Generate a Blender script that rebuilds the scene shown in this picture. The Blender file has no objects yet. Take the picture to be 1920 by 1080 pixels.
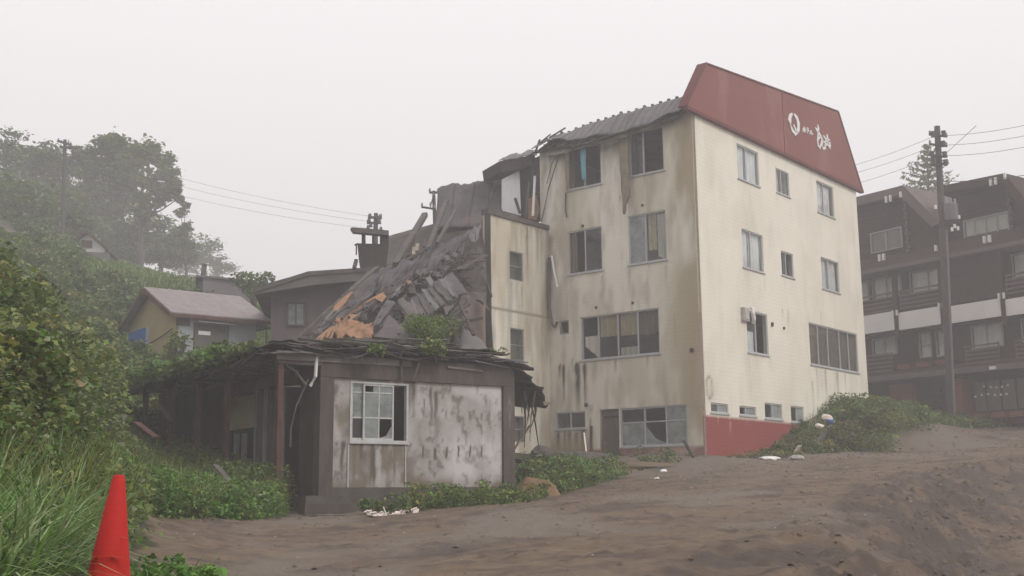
import bpy, math, random
import numpy as np
from mathutils import Vector, Matrix
random.seed(5)
R = np.random.default_rng(11)
scene = bpy.context.scene
COL = scene.collection

# ------------------------------------------------------------------ camera
FPX, TH, ROLL = 2195.0, math.atan(390/2195.0), 0.0092
FW = Vector((0, math.cos(TH), math.sin(TH)))
UP0 = Vector((0, -math.sin(TH), math.cos(TH)))
RT = Vector((1, 0, 0))*math.cos(ROLL) - UP0*math.sin(ROLL)
UPV = UP0*math.cos(ROLL) + Vector((1, 0, 0))*math.sin(ROLL)
cam_d = bpy.data.cameras.new('camera')
cam_d.sensor_width = 36.0
cam_d.lens = 36.0*FPX/1920.0
cam_d.clip_start = 0.1
cam_d.clip_end = 3000
cam = bpy.data.objects.new('camera', cam_d)
COL.objects.link(cam)
cam.matrix_world = Matrix(((RT.x, UPV.x, -FW.x, 0), (RT.y, UPV.y, -FW.y, 0), (RT.z, UPV.z, -FW.z, 0), (0, 0, 0, 1)))
scene.camera = cam

# ------------------------------------------------------------------ world: thick overcast
SUN_EL, SUN_AZ = math.radians(42), math.radians(120)     # azimuth clockwise from +Y
world = bpy.data.worlds.new('World')
scene.world = world
world.use_nodes = True
wn, wl = world.node_tree.nodes, world.node_tree.links
for n in list(wn):
    wn.remove(n)
wo = wn.new('ShaderNodeOutputWorld')
bg = wn.new('ShaderNodeBackground')
bg.inputs['Strength'].default_value = 0.15
sky = wn.new('ShaderNodeTexSky')
sky.sky_type = 'NISHITA'
sky.sun_disc = False
sky.sun_elevation = SUN_EL
sky.sun_rotation = SUN_AZ
sky.dust_density = 4
hs = wn.new('ShaderNodeHueSaturation')
hs.inputs['Saturation'].default_value = 0.05
wl.new(sky.outputs[0], hs.inputs['Color'])
mx = wn.new('ShaderNodeMix')
mx.data_type = 'RGBA'
mx.inputs[0].default_value = 0.9            # cloud cover
wl.new(hs.outputs[0], mx.inputs[6])
# an even cloud layer, a little brighter overhead than at the horizon as every overcast sky is
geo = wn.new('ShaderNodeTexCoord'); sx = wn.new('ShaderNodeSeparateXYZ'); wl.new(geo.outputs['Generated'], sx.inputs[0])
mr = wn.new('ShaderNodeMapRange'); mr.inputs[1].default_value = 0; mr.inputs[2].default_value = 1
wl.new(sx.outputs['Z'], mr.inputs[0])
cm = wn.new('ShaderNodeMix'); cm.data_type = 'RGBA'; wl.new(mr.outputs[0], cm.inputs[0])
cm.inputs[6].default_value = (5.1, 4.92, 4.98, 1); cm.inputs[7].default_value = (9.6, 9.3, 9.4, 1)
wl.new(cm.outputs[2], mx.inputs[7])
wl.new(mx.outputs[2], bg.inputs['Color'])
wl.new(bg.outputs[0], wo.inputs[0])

sd = bpy.data.lights.new('sun', 'SUN')
sd.energy = 1.6
sd.angle = math.radians(28)
sd.color = (1.0, 0.97, 0.92)
sun = bpy.data.objects.new('sun', sd)
COL.objects.link(sun)
dvec = Vector((math.sin(SUN_AZ)*math.cos(SUN_EL), math.cos(SUN_AZ)*math.cos(SUN_EL), math.sin(SUN_EL)))
sun.rotation_euler = dvec.to_track_quat('Z', 'Y').to_euler()

scene.view_settings.view_transform = 'Standard'
scene.view_settings.look = 'None'
scene.view_settings.exposure = 0.0
scene.view_settings.gamma = 1.0
scene.view_settings.use_curve_mapping = False
scene.cycles.max_bounces = 6
scene.cycles.diffuse_bounces = 3
scene.cycles.transparent_max_bounces = 12
scene.cycles.volume_bounces = 2
HAZE_DENSITY = 0.0036

# ------------------------------------------------------------------ helpers
ORG = {}

def P(px, py, Y):
    """the point at depth Y that the photograph shows at pixel (px, py)"""
    d = RT*((px-960)/FPX) - UPV*((py-540)/FPX) + FW
    return d*(Y/d.y)

def tag(o, label=None, cat=None, group=None, kind=None):
    if label: o['label'] = label
    if cat: o['category'] = cat
    if group: o['group'] = group
    if kind: o['kind'] = kind
    return o

def empty(name, loc, label=None, cat=None, group=None):
    o = bpy.data.objects.new(name, None)
    o.empty_display_size = 0.3
    COL.objects.link(o)
    o.location = loc
    ORG[o.name] = Vector(loc)
    return tag(o, label, cat, group)

class MB:
    def __init__(s):
        s.v, s.f = [], []
    def box(s, o, a, b, c):
        o = Vector(o); a = Vector(a); b = Vector(b); c = Vector(c)
        if a.cross(b).dot(c) < 0:
            a, b = b, a
        k = len(s.v)
        s.v += [o, o+a, o+a+b, o+b, o+c, o+a+c, o+a+b+c, o+b+c]
        s.f += [tuple(k+i for i in q) for q in ((0, 3, 2, 1), (4, 5, 6, 7), (0, 1, 5, 4), (1, 2, 6, 5), (2, 3, 7, 6), (3, 0, 4, 7))]
        return s
    def prism(s, poly, ext):
        ext = Vector(ext); poly = [Vector(p) for p in poly]; n = len(poly); k = len(s.v)
        nn = Vector((0, 0, 0))
        for i in range(n):
            nn += poly[i].cross(poly[(i+1) % n])
        if nn.dot(ext) > 0:
            poly.reverse()
        s.v += poly + [p+ext for p in poly]
        s.f.append(tuple(range(k, k+n)))
        s.f.append(tuple(range(k+2*n-1, k+n-1, -1)))
        for i in range(n):
            j = (i+1) % n
            s.f.append((k+i, k+n+i, k+n+j, k+j))
        return s
    def tube(s, pts, r, n=6, cap=True):
        pts = [Vector(p) for p in pts]
        rr = r if isinstance(r, (list, tuple)) else [r]*len(pts)
        k = len(s.v)
        for i, p in enumerate(pts):
            t = (pts[min(i+1, len(pts)-1)] - pts[max(i-1, 0)]).normalized()
            a = t.orthogonal().normalized() if abs(t.z) > .95 else t.cross(Vector((0, 0, 1))).normalized()
            b = t.cross(a)
            for j in range(n):
                an = 2*math.pi*j/n
                s.v.append(p + (a*math.cos(an) + b*math.sin(an))*rr[i])
        for i in range(len(pts)-1):
            for j in range(n):
                j2 = (j+1) % n
                s.f.append((k+i*n+j, k+i*n+j2, k+(i+1)*n+j2, k+(i+1)*n+j))
        if cap:
            s.f.append(tuple(k+j for j in range(n))[::-1])
            s.f.append(tuple(k+(len(pts)-1)*n+j for j in range(n)))
        return s
    def build(s, name, mat, parent=None, loc=None, smooth=False):
        return mesh_obj(name, s.v, s.f, mat, parent, loc, smooth)

def mesh_obj(name, v, f, mat, parent=None, loc=None, smooth=False):
    if parent is not None:
        o0 = ORG[parent.name]
    else:
        o0 = Vector(loc) if loc is not None else Vector((0, 0, 0))
    va = np.array([tuple(p) for p in v], dtype=np.float64) - np.array(o0)
    me = bpy.data.meshes.new(name)
    me.from_pydata(va.tolist(), [], [tuple(q) for q in f])
    me.materials.append(mat)
    if smooth:
        me.polygons.foreach_set('use_smooth', [True]*len(me.polygons))
    o = bpy.data.objects.new(name, me)
    COL.objects.link(o)
    if parent is not None:
        o.parent = parent
    else:
        o.location = o0
    ORG[o.name] = Vector(o0)
    return o

def np_mesh(name, V, F, mat, parent=None, loc=(0, 0, 0), cols=None, uv=None, vcol=None, smooth=False):
    """V (n,3); F (m,4) quads; cols (m,3) per face 'tint'; vcol (n,3) per vertex 'stain'; uv (n,2)"""
    o0 = ORG[parent.name] if parent is not None else Vector(loc)
    V = np.asarray(V, dtype=np.float32) - np.array(o0, dtype=np.float32)
    F = np.asarray(F, dtype=np.int32)
    me = bpy.data.meshes.new(name)
    me.vertices.add(len(V)); me.vertices.foreach_set('co', V.ravel())
    k = F.shape[1]
    me.loops.add(F.size); me.loops.foreach_set('vertex_index', F.ravel())
    me.polygons.add(len(F))
    me.polygons.foreach_set('loop_start', np.arange(0, F.size, k, dtype=np.int32))
    me.polygons.foreach_set('loop_total', np.full(len(F), k, dtype=np.int32))
    if smooth:
        me.polygons.foreach_set('use_smooth', np.ones(len(F), dtype=bool))
    me.update(calc_edges=True)
    if cols is not None:
        a = me.attributes.new('tint', 'FLOAT_COLOR', 'FACE')
        a.data.foreach_set('color', np.concatenate([cols, np.ones((len(cols), 1))], 1).astype(np.float32).ravel())
    if vcol is not None:
        a = me.attributes.new('stain', 'FLOAT_COLOR', 'POINT')
        a.data.foreach_set('color', np.concatenate([vcol, np.ones((len(vcol), 1))], 1).astype(np.float32).ravel())
    if uv is not None:
        l = me.uv_layers.new(name='UVMap')
        l.data.foreach_set('uv', np.asarray(uv, dtype=np.float32)[F.ravel()].ravel())
    me.materials.append(mat)
    o = bpy.data.objects.new(name, me)
    COL.objects.link(o)
    if parent is not None:
        o.parent = parent
    else:
        o.location = o0
    ORG[o.name] = Vector(o0)
    return o

def hsh(ix, iy, seed):
    h = (ix.astype(np.int64)*374761393 + iy.astype(np.int64)*668265263 + seed*144269504) & 0xffffffff
    h = ((h ^ (h >> 13))*1274126177) & 0xffffffff
    h = h ^ (h >> 16)
    return (h & 0xffff)/65535.0

def vn(x, y, seed=0):
    x = np.asarray(x, dtype=np.float64); y = np.asarray(y, dtype=np.float64)
    ix = np.floor(x); iy = np.floor(y); fx = x-ix; fy = y-iy
    fx = fx*fx*(3-2*fx); fy = fy*fy*(3-2*fy)
    a = hsh(ix, iy, seed); b = hsh(ix+1, iy, seed); c = hsh(ix, iy+1, seed); d = hsh(ix+1, iy+1, seed)
    return (a*(1-fx)+b*fx)*(1-fy) + (c*(1-fx)+d*fx)*fy

def fbm(x, y, seed=0, o=4):
    s = 0; a = .5; t = 0
    for i in range(o):
        s = s + a*vn(x, y, seed+i*17); t += a; a *= .5; x = x*2.03+7.1; y = y*2.03+3.3
    return s/t

def sstep(a, b, x):
    t = np.clip((x-a)/(b-a), 0, 1)
    return t*t*(3-2*t)

# ------------------------------------------------------------------ materials
MATS = {}

def nodes(name):
    m = bpy.data.materials.new(name)
    m.use_nodes = True
    nt = m.node_tree
    for n in list(nt.nodes):
        nt.nodes.remove(n)
    return m, nt

def mixrgb(nt, fac, a, b, mode='MIX'):
    n = nt.nodes.new('ShaderNodeMix')
    n.data_type = 'RGBA'; n.blend_type = mode
    for i, val in ((0, fac), (6, a), (7, b)):
        if isinstance(val, bpy.types.NodeSocket):
            nt.links.new(val, n.inputs[i])
        elif i == 0:
            n.inputs[0].default_value = val
        else:
            n.inputs[i].default_value = (*val[:3], 1)
    return n.outputs[2]

def pmat(name, col, rough=.85, var=.25, scale=2.0, bump=.3, bscale=25, stretch=(1, 1, 1), stain=None,
         tiles=None, spec=.25, metallic=0, blotch=None):
    """procedural surface: two noises over the base colour, fine bump, optional wear read from the mesh"""
    if name in MATS:
        return MATS[name]
    m, nt = nodes(name)
    L = nt.links
    out = nt.nodes.new('ShaderNodeOutputMaterial')
    bs = nt.nodes.new('ShaderNodeBsdfPrincipled')
    bs.inputs['Roughness'].default_value = rough
    bs.inputs['Specular IOR Level'].default_value = spec
    bs.inputs['Metallic'].default_value = metallic
    L.new(bs.outputs[0], out.inputs[0])
    tc = nt.nodes.new('ShaderNodeTexCoord')
    mp = nt.nodes.new('ShaderNodeMapping')
    mp.inputs['Scale'].default_value = stretch
    L.new(tc.outputs['Object'], mp.inputs[0])
    def noise(sc, det=5, ro=.6):
        n = nt.nodes.new('ShaderNodeTexNoise')
        n.inputs['Scale'].default_value = sc; n.inputs['Detail'].default_value = det
        n.inputs['Roughness'].default_value = ro
        L.new(mp.outputs[0], n.inputs['Vector'])
        return n.outputs[0]
    def ramp(s, a, b):
        r = nt.nodes.new('ShaderNodeMapRange')
        r.inputs[1].default_value = a; r.inputs[2].default_value = b
        L.new(s, r.inputs[0])
        return r.outputs[0]
    lo = tuple(max(c*(1-var), 0) for c in col); hi = tuple(c*(1+var) for c in col)
    n1 = noise(scale); n2 = noise(bscale, 4, .7)
    c = mixrgb(nt, ramp(n1, .3, .7), lo, hi)
    c = mixrgb(nt, ramp(n2, .35, .75), c, tuple(x*(1-.6*var) for x in col))
    if blotch:
        n3 = noise(blotch[1], 6, .65)
        c = mixrgb(nt, ramp(n3, blotch[2], blotch[2]+.1), c, blotch[0])
    h = n2
    if tiles:
        br = nt.nodes.new('ShaderNodeTexBrick')
        br.inputs['Scale'].default_value = 1
        br.inputs['Brick Width'].default_value = tiles[0]
        br.inputs['Row Height'].default_value = tiles[1]
        br.inputs['Mortar Size'].default_value = tiles[2]
        br.inputs['Mortar Smooth'].default_value = .4
        uvn = nt.nodes.new('ShaderNodeUVMap')
        L.new(uvn.outputs[0], br.inputs['Vector'])
        inv = nt.nodes.new('ShaderNodeMath'); inv.operation = 'MULTIPLY'; inv.inputs[1].default_value = .06
        L.new(br.outputs['Fac'], inv.inputs[0])
        c = mixrgb(nt, inv.outputs[0], c, tuple(x*.45 for x in col))
        hm = nt.nodes.new('ShaderNodeMath'); hm.operation = 'MULTIPLY_ADD'
        hm.inputs[1].default_value = -1.2
        L.new(br.outputs['Fac'], hm.inputs[0]); L.new(n2, hm.inputs[2])
        h = hm.outputs[0]
    if stain:
        at = nt.nodes.new('ShaderNodeAttribute'); at.attribute_name = 'stain'
        sp = nt.nodes.new('ShaderNodeSeparateColor')
        L.new(at.outputs['Color'], sp.inputs[0])
        for i, sc in enumerate(stain):
            if sc is not None:
                jit = nt.nodes.new('ShaderNodeMath'); jit.operation = 'MULTIPLY_ADD'
                # break the edges of the wear with the fine noise
                L.new(sp.outputs[i], jit.inputs[0]); jit.inputs[1].default_value = 1.25
                nn = nt.nodes.new('ShaderNodeMath'); nn.operation = 'MULTIPLY_ADD'
                L.new(n2, nn.inputs[0]); nn.inputs[1].default_value = .5; nn.inputs[2].default_value = -.37
                gate = nt.nodes.new('ShaderNodeMath'); gate.operation = 'MULTIPLY'
                L.new(nn.outputs[0], gate.inputs[0]); L.new(sp.outputs[i], gate.inputs[1])
                L.new(gate.outputs[0], jit.inputs[2])
                cl = nt.nodes.new('ShaderNodeClamp'); L.new(jit.outputs[0], cl.inputs[0])
                c = mixrgb(nt, cl.outputs[0], c, sc)
    L.new(c, bs.inputs['Base Color'])
    if bump:
        b = nt.nodes.new('ShaderNodeBump')
        b.inputs['Strength'].default_value = bump
        b.inputs['Distance'].default_value = .02
        L.new(h, b.inputs['Height'])
        L.new(b.outputs[0], bs.inputs['Normal'])
    MATS[name] = m
    return m

def leafmat(name, trans=.3, gloss=.35):
    m, nt = nodes(name)
    L = nt.links
    out = nt.nodes.new('ShaderNodeOutputMaterial')
    at = nt.nodes.new('ShaderNodeAttribute'); at.attribute_name = 'tint'
    bs = nt.nodes.new('ShaderNodeBsdfPrincipled')
    bs.inputs['Roughness'].default_value = .55
    bs.inputs['Specular IOR Level'].default_value = gloss
    tr = nt.nodes.new('ShaderNodeBsdfTranslucent')
    mix = nt.nodes.new('ShaderNodeMixShader'); mix.inputs[0].default_value = trans
    L.new(at.outputs['Color'], bs.inputs['Base Color']); L.new(at.outputs['Color'], tr.inputs[0])
    L.new(bs.outputs[0], mix.inputs[1]); L.new(tr.outputs[0], mix.inputs[2]); L.new(mix.outputs[0], out.inputs[0])
    return m

def glassmat(name, dust=(.2, .21, .2), amt=.25):
    m, nt = nodes(name)
    L = nt.links
    out = nt.nodes.new('ShaderNodeOutputMaterial')
    t = nt.nodes.new('ShaderNodeBsdfTransparent'); t.inputs[0].default_value = (.96, .975, .97, 1)
    g = nt.nodes.new('ShaderNodeBsdfGlossy'); g.inputs['Roughness'].default_value = .08
    d = nt.nodes.new('ShaderNodeBsdfDiffuse'); d.inputs[0].default_value = (*dust, 1)
    lw = nt.nodes.new('ShaderNodeLayerWeight'); pw = nt.nodes.new('ShaderNodeMath'); pw.operation = 'POWER'; pw.inputs[1].default_value = 4
    L.new(lw.outputs['Facing'], pw.inputs[0])
    fr = nt.nodes.new('ShaderNodeMath'); fr.operation = 'MULTIPLY_ADD'; fr.inputs[1].default_value = .7; fr.inputs[2].default_value = .03
    L.new(pw.outputs[0], fr.inputs[0])
    m1 = nt.nodes.new('ShaderNodeMixShader'); L.new(fr.outputs[0], m1.inputs[0])
    L.new(t.outputs[0], m1.inputs[1]); L.new(g.outputs[0], m1.inputs[2])
    tc = nt.nodes.new('ShaderNodeTexCoord'); no = nt.nodes.new('ShaderNodeTexNoise'); no.inputs['Scale'].default_value = 2.5
    no.inputs['Detail'].default_value = 6
    L.new(tc.outputs['Object'], no.inputs['Vector'])
    mr = nt.nodes.new('ShaderNodeMapRange'); mr.inputs[1].default_value = .3; mr.inputs[2].default_value = .75
    mr.inputs[3].default_value = amt*.5; mr.inputs[4].default_value = min(amt*1.7, 1)
    L.new(no.outputs[0], mr.inputs[0])
    m2 = nt.nodes.new('ShaderNodeMixShader'); L.new(mr.outputs[0], m2.inputs[0])
    L.new(m1.outputs[0], m2.inputs[1]); L.new(d.outputs[0], m2.inputs[2]); L.new(m2.outputs[0], out.inputs[0])
    return m

GRIME = (.075, .062, .048); OCHRE = (.30, .25, .15); MOSS = (.06, .06, .035)
M = dict(
    cream=pmat('cream_wall', (.72, .675, .58), var=.06, scale=.6, bump=.35, bscale=18, stain=(GRIME, (.33, .255, .145), (.24, .05, .045)), tiles=(.6, .15, .012)),
    annex=pmat('pink_render', (.41, .388, .382), var=.16, scale=2.2, bump=.5, bscale=22, stain=(GRIME, (.17, .14, .105), (.5, .47, .47))),
    concrete=pmat('grimy_concrete', (.095, .076, .066), var=.5, scale=3.0, bump=.6, bscale=16, stretch=(1, 1, .22), blotch=((.26, .23, .21), 2.6, .64)),
    concrete2=pmat('dark_concrete', (.095, .082, .072), var=.4, scale=2, bump=.6, bscale=18),
    redpanel=pmat('red_panel', (.205, .064, .054), var=.16, scale=.5, bump=.25, bscale=7, rough=.75, stretch=(1, 1, .45), blotch=((.235, .10, .09), .5, .55)),
    redtrim=pmat('dark_red_trim', (.12, .03, .03), var=.2, scale=1, bump=.1),
    white=pmat('white_paint', (.70, .68, .67), var=.05, scale=3, bump=.1),
    alu=pmat('window_aluminium', (.40, .41, .42), var=.12, scale=3, bump=.1, rough=.5),
    alud=pmat('dull_aluminium', (.27, .27, .27), var=.15, scale=3, bump=.1, rough=.5),
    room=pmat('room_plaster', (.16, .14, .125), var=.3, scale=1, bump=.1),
    curt=pmat('curtain_cloth', (.50, .47, .42), var=.12, scale=4, bump=.3, stretch=(6, 6, .3)),
    curtw=pmat('white_curtain', (.80, .79, .79), var=.1, scale=4, bump=.3, stretch=(6, 6, .3)),
    curtb=pmat('brown_curtain', (.17, .125, .10), var=.25, scale=5, bump=.3, stretch=(6, 6, .3)),
    curtt=pmat('tan_blind', (.42, .34, .22), var=.15, scale=3, bump=.2),
    roofmetal=pmat('grey_roof_metal', (.125, .115, .112), var=.3, scale=1.3, bump=.4, bscale=9, rough=.6, blotch=((.14, .105, .08), 1.7, .6)),
    roofsheet=pmat('mauve_roof_sheet', (.078, .068, .071), var=.5, scale=1.1, bump=.5, bscale=8, rough=.7, blotch=((.105, .08, .07), 1.4, .55)),
    darkwood=pmat('dark_wet_wood', (.055, .043, .037), var=.5, scale=3, bump=.5, bscale=20, stretch=(1, 1, .5)),
    greywood=pmat('grey_timber', (.105, .09, .083), var=.4, scale=3, bump=.4, bscale=20),
    orange=pmat('torn_orange_board', (.31, .17, .095), var=.5, scale=3, bump=.6, bscale=12, blotch=((.12, .075, .05), 3.0, .55)),
    pinkwall=pmat('pink_plaster', (.50, .37, .31), var=.15, scale=1.2, bump=.2),
    rust=pmat('rusty_paint', (.10, .045, .036), var=.4, scale=3, bump=.3),
    door=pmat('stained_door', (.13, .095, .085), var=.45, scale=2.2, bump=.3, stretch=(1, 1, .4)),
    vent=pmat('vent_hood_metal', (.42, .40, .38), var=.3, scale=5, bump=.2, rough=.6),
    blue=pmat('blue_tarp', (.12, .33, .43), var=.15, scale=3, bump=.4, rough=.5),
    insul=pmat('peeling_render', (.25, .21, .155), var=.35, scale=3.5, bump=.6, bscale=14),
    mauve=pmat('mauve_boards', (.145, .11, .115), var=.2, scale=1.2, bump=.3),
    mauveroof=pmat('weathered_roof_edge', (.13, .115, .105), var=.3, scale=1.5, bump=.3),
    shedy=pmat('yellow_plaster', (.36, .30, .16), var=.15, scale=1, bump=.2),
    shedb=pmat('blue_grey_sheet', (.34, .365, .40), var=.15, scale=.8, bump=.2),
    shedr=pmat('pink_grey_roofing', (.235, .20, .20), var=.25, scale=2.5, bump=.5, bscale=12),
    bluedoor=pmat('blue_door_paint', (.03, .14, .42), var=.2, scale=2, bump=.1),
    greyb=pmat('grey_cladding', (.15, .135, .14), var=.15, scale=1, bump=.2),
    lwood=pmat('lodge_brown_log', (.04, .019, .016), var=.35, scale=2, bump=.4, bscale=12),
    lrail=pmat('lodge_rail_wood', (.12, .085, .075), var=.3, scale=3, bump=.3),
    lfascia=pmat('lodge_fascia', (.12, .095, .09), var=.2, scale=1.5, bump=.2),
    lwhite=pmat('lodge_white_panel', (.72, .69, .68), var=.08, scale=1, bump=.1),
    lorange=pmat('lodge_orange_wood', (.17, .06, .035), var=.25, scale=2, bump=.2),
    pole=pmat('pole_concrete', (.07, .06, .06), var=.25, scale=3, bump=.2),
    poledark=pmat('pole_hardware', (.07, .065, .068), var=.2, scale=4, bump=.1),
    bark=pmat('tree_bark', (.07, .058, .045), var=.35, scale=4, bump=.6, bscale=14, stretch=(1, 1, .3)),
    cone=pmat('cone_red_plastic', (.42, .018, .013), var=.14, scale=5, bump=.05, bscale=30, rough=.6, spec=.15, blotch=((.30, .05, .035), 7, .6)),
    sand=pmat('orange_sand', (.19, .115, .06), var=.2, scale=5, bump=.5, bscale=30),
    stone=pmat('pale_stone', (.34, .31, .28), var=.3, scale=8, bump=.4),
    stone2=pmat('pale_worn_board', (.20, .175, .165), var=.4, scale=2.5, bump=.4, bscale=14, stretch=(.4, 1, 1)),
    litter=pmat('white_litter', (.72, .62, .56), var=.2, scale=9, bump=.3),
    green=pmat('green_plastic', (.02, .22, .09), var=.2, scale=9, bump=.2, rough=.4),
    frame=pmat('worn_window_paint', (.47, .465, .455), var=.2, scale=6, bump=.2),
    glass=glassmat('dusty_glass', (.16, .16, .155), .07),
    frost=glassmat('frosted_glass', (.30, .325, .31), .75),
    leaf=leafmat('leaf'),
)

# ------------------------------------------------------------------ terrain
ANC = np.array([
 # the mud plot
 (0,0,-1.25),(-6,0,-1.1),(8,0,-1.5),(0,5,-.85),(0,8,-.55),(-3,8,-.58),(0,12,-.45),(-3,12,-.48),(-5,17,-.34),(0,16,-.38),(3,16,-.35),
 (-4,14,-.42),(-3.3,11,-.52),(-5,19,-.36),(-4.8,21,-.38),(-5.6,18.3,-.33),(-6.1,20.5,-.1),(-5.6,23.5,-.2),(-4.6,24,-.38),(0,22,-.2),(4,22,-.06),(0,26.5,-.16),(-3.3,25,-.36),(3,30,.16),(1.3,29.5,.05),(6,30,.38),(10,30,.62),(13,33,.95),(6,38,.98),(2.5,33,.36),(10,36,1.0),
 (14,40,1.3),(20,42,1.9),(26,44,2.4),(11,42,1.35),(8.7,40.5,1.15),(14,46,1.85),(19.6,52,2.8),(25,57,3.3),(34,50,3.1),
 # hotel surroundings
 (6.6,41,1.33),(9.3,44.3,1.5),(11.6,47.2,2.75),(13.2,47.8,3.0),(15.9,52.5,3.9),(4,42,1.35),(1.5,44.5,1.4),(-1,41,1.35),(-2,37,.9),(0,33.5,.5),
 (20.7,57,3.4),(16,62,3.8),(26,66,4.6),(10,60,4),
 # annex and the slope behind it
 (-5.5,28,.0),(-7.5,30,.35),(-10,34,1.0),(-6,33,.9),(-8,38,3.0),(-4,40,3.0),(-9,44,5),(-5,47,5.2),(-13,41,4.4),(-14.5,46,5.4),(-16,49,5.9),(-19.5,50,7.9),
 # left slope
 (-3.5,10,-.47),(-4.9,10,.05),(-4.4,14,-.36),(-5.4,14,.25),(-6.5,14,1.0),(-9,14,1.9),(-5.9,18,-.25),(-7,18,.3),(-9,20,2.1),(-7.2,22,.1),(-10,24,2.8),
 (-8.2,26,.4),(-10,29,1.2),(-12,30,2.7),(-15,30,4.6),(-13,36,3.6),(-17,38,6.3),(-22,44,8.7),(-22,60,11.3),(-26,72,14.6),(-20,72,13.2),(-14,70,12.2),
 (-10,70,11),(-8,60,8.5),(0,66,7),(-30,55,13),(-34,72,18),(-30,30,10),(-16,16,5),(-20,8,5.5),(-44,100,24),(-50,125,29),(-30,110,22),(-20,95,16),(0,100,10),(25,100,7),(60,90,6),(60,40,3),(40,20,0),(20,0,-1.2),(-10,-5,.5),
 (20,20,0.3),(16,26,.75),
], dtype=float)

def _tps(A):
    n = len(A); x = A[:, 0]; y = A[:, 1]
    d2 = (x[:, None]-x)**2 + (y[:, None]-y)**2
    K = .5*d2*np.log(d2+1e-9) + np.eye(n)*.5
    T = np.stack([np.ones(n), x, y], 1)
    S = np.block([[K, T], [T.T, np.zeros((3, 3))]])
    return np.linalg.solve(S, np.concatenate([A[:, 2], np.zeros(3)]))
TW = _tps(ANC)

EDGE = np.array([(1.0, -4), (1.5, 4), (1.9, 8), (3.0, 12), (4.2, 16), (6.2, 21.5), (8.6, 26), (12.5, 30.5), (18, 34), (30, 38), (60, 42)], dtype=float)

def Hbase(x, y):
    x = np.asarray(x, float); y = np.asarray(y, float)
    out = TW[-3] + TW[-2]*x + TW[-1]*y
    for i in range(len(ANC)):
        d2 = (x-ANC[i, 0])**2 + (y-ANC[i, 1])**2
        out = out + TW[i]*.5*d2*np.log(d2+1e-9)
    # dug bank on the right: signed distance to the edge line, positive on the low side
    dmin = np.full(x.shape, 1e9); sg = np.ones(x.shape)
    for i in range(len(EDGE)-1):
        a = EDGE[i]; b = EDGE[i+1]; ab = b-a
        t = np.clip(((x-a[0])*ab[0]+(y-a[1])*ab[1])/(ab@ab), 0, 1)
        dx = x-a[0]-ab[0]*t; dy = y-a[1]-ab[1]*t
        d = np.hypot(dx, dy); s = np.sign(ab[1]*dx-ab[0]*dy)
        m = d < dmin
        dmin = np.where(m, d, dmin); sg = np.where(m, s, sg)
    sd_ = dmin*sg + (fbm(x*.6, y*.6, 5)-.5)*1.2
    drop = sstep(-.1, 2.3, sd_)*(.75+.45*sstep(34, 10, y))
    return out - drop, sd_

MUD = np.array([(-2.5, -6), (-2.5, 7.5), (-3.15, 9.6), (-4.5, 14), (-5.75, 18.2), (-5.0, 21), (-4.5, 24.3), (-3.2, 25.2), (-2.6, 24.6), (-.4, 25.6), (.3, 27.3), (1.2, 29.0), (2.6, 33), (5.6, 38.6), (8.7, 40.6), (11.2, 42.2), (14, 45.2), (19.6, 52), (25, 56.5), (70, 60), (70, -6)], dtype=float)

def inpoly(x, y, poly):
    c = np.zeros(np.shape(x), dtype=bool); n = len(poly); j = n-1
    for i in range(n):
        xi, yi = poly[i]; xj, yj = poly[j]
        with np.errstate(divide='ignore', invalid='ignore'):
            c ^= ((yi > y) != (yj > y)) & (x < (xj-xi)*(y-yi)/(yj-yi+1e-12)+xi)
        j = i
    return c

def H(x, y):
    """ground height, with the churned mud relief"""
    h, s = Hbase(x, y)
    jx = x+(fbm(x*.5, y*.5, 31)-.5)*1.2; jy = y+(fbm(x*.5, y*.5, 37)-.5)*1.2
    mud = inpoly(jx, jy, MUD)
    rough = .07*(fbm(x*.5, y*.4, 1)-.5) + .028*(fbm(x*3.6, y*3.0, 2)-.5) + .055*(fbm(x*12, y*11, 3, 3)-.5)
    # wheel ruts sweeping round the plot
    q = np.hypot(x-20, (y+6)*.9)
    rut = (sstep(.62, .85, vn(q*1.1, q*.02+np.arctan2(y+6, 20-x)*1.2, 8)))*.05*sstep(.35, .6, fbm(x*.35, y*.35, 12))
    # clods
    cl = sstep(.60, .70, fbm(x*5.5, y*5.0, 21))*.028
    bank = np.exp(-((s-1.1)/1.3)**2)
    u = (x*.72+y*.35)
    rill = (fbm(u*.9, (y-x)*4.2, 41)-.5)*.30*bank + sstep(.5, .62, fbm(x*4.2, y*4.2, 43))*.09*bank
    near = np.clip(1.2-y/90, .3, 1)
    return h + np.where(mud, (rough-rut+cl+rill)*near, rough*1.5), mud, s, rut, cl, bank

def Hz(x, y):
    return float(H(np.array([x]), np.array([y]))[0][0])

def axis(spec):
    out = [spec[0][0]]
    for a, b, st in spec:
        n = max(int(round((b-a)/st)), 1)
        out += list(np.linspace(a, b, n+1)[1:])
    return np.array(out)
gx = axis([(-400, -60, 20), (-60, -24, 2), (-24, -8, .4), (-8, 10, .085), (10, 20, .2), (20, 40, 1), (40, 400, 20)])
gy = axis([(-60, -6, 6), (-6, 6, .6), (6, 14, .07), (14, 26, .11), (26, 46, .22), (46, 70, .6), (70, 110, 2), (110, 700, 25)])
GX, GY = np.meshgrid(gx, gy)
X1 = GX.ravel(); Y1 = GY.ravel()
far = (np.abs(X1) > 70) | (Y1 > 115) | (Y1 < -8)
cx = np.clip(X1, -60, 60); cy = np.clip(Y1, -8, 112)
hz, mudm, sdv, rut, cld, bnk = H(cx, cy)
hz = np.where(far, Hbase(cx, cy)[0], hz)
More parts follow.
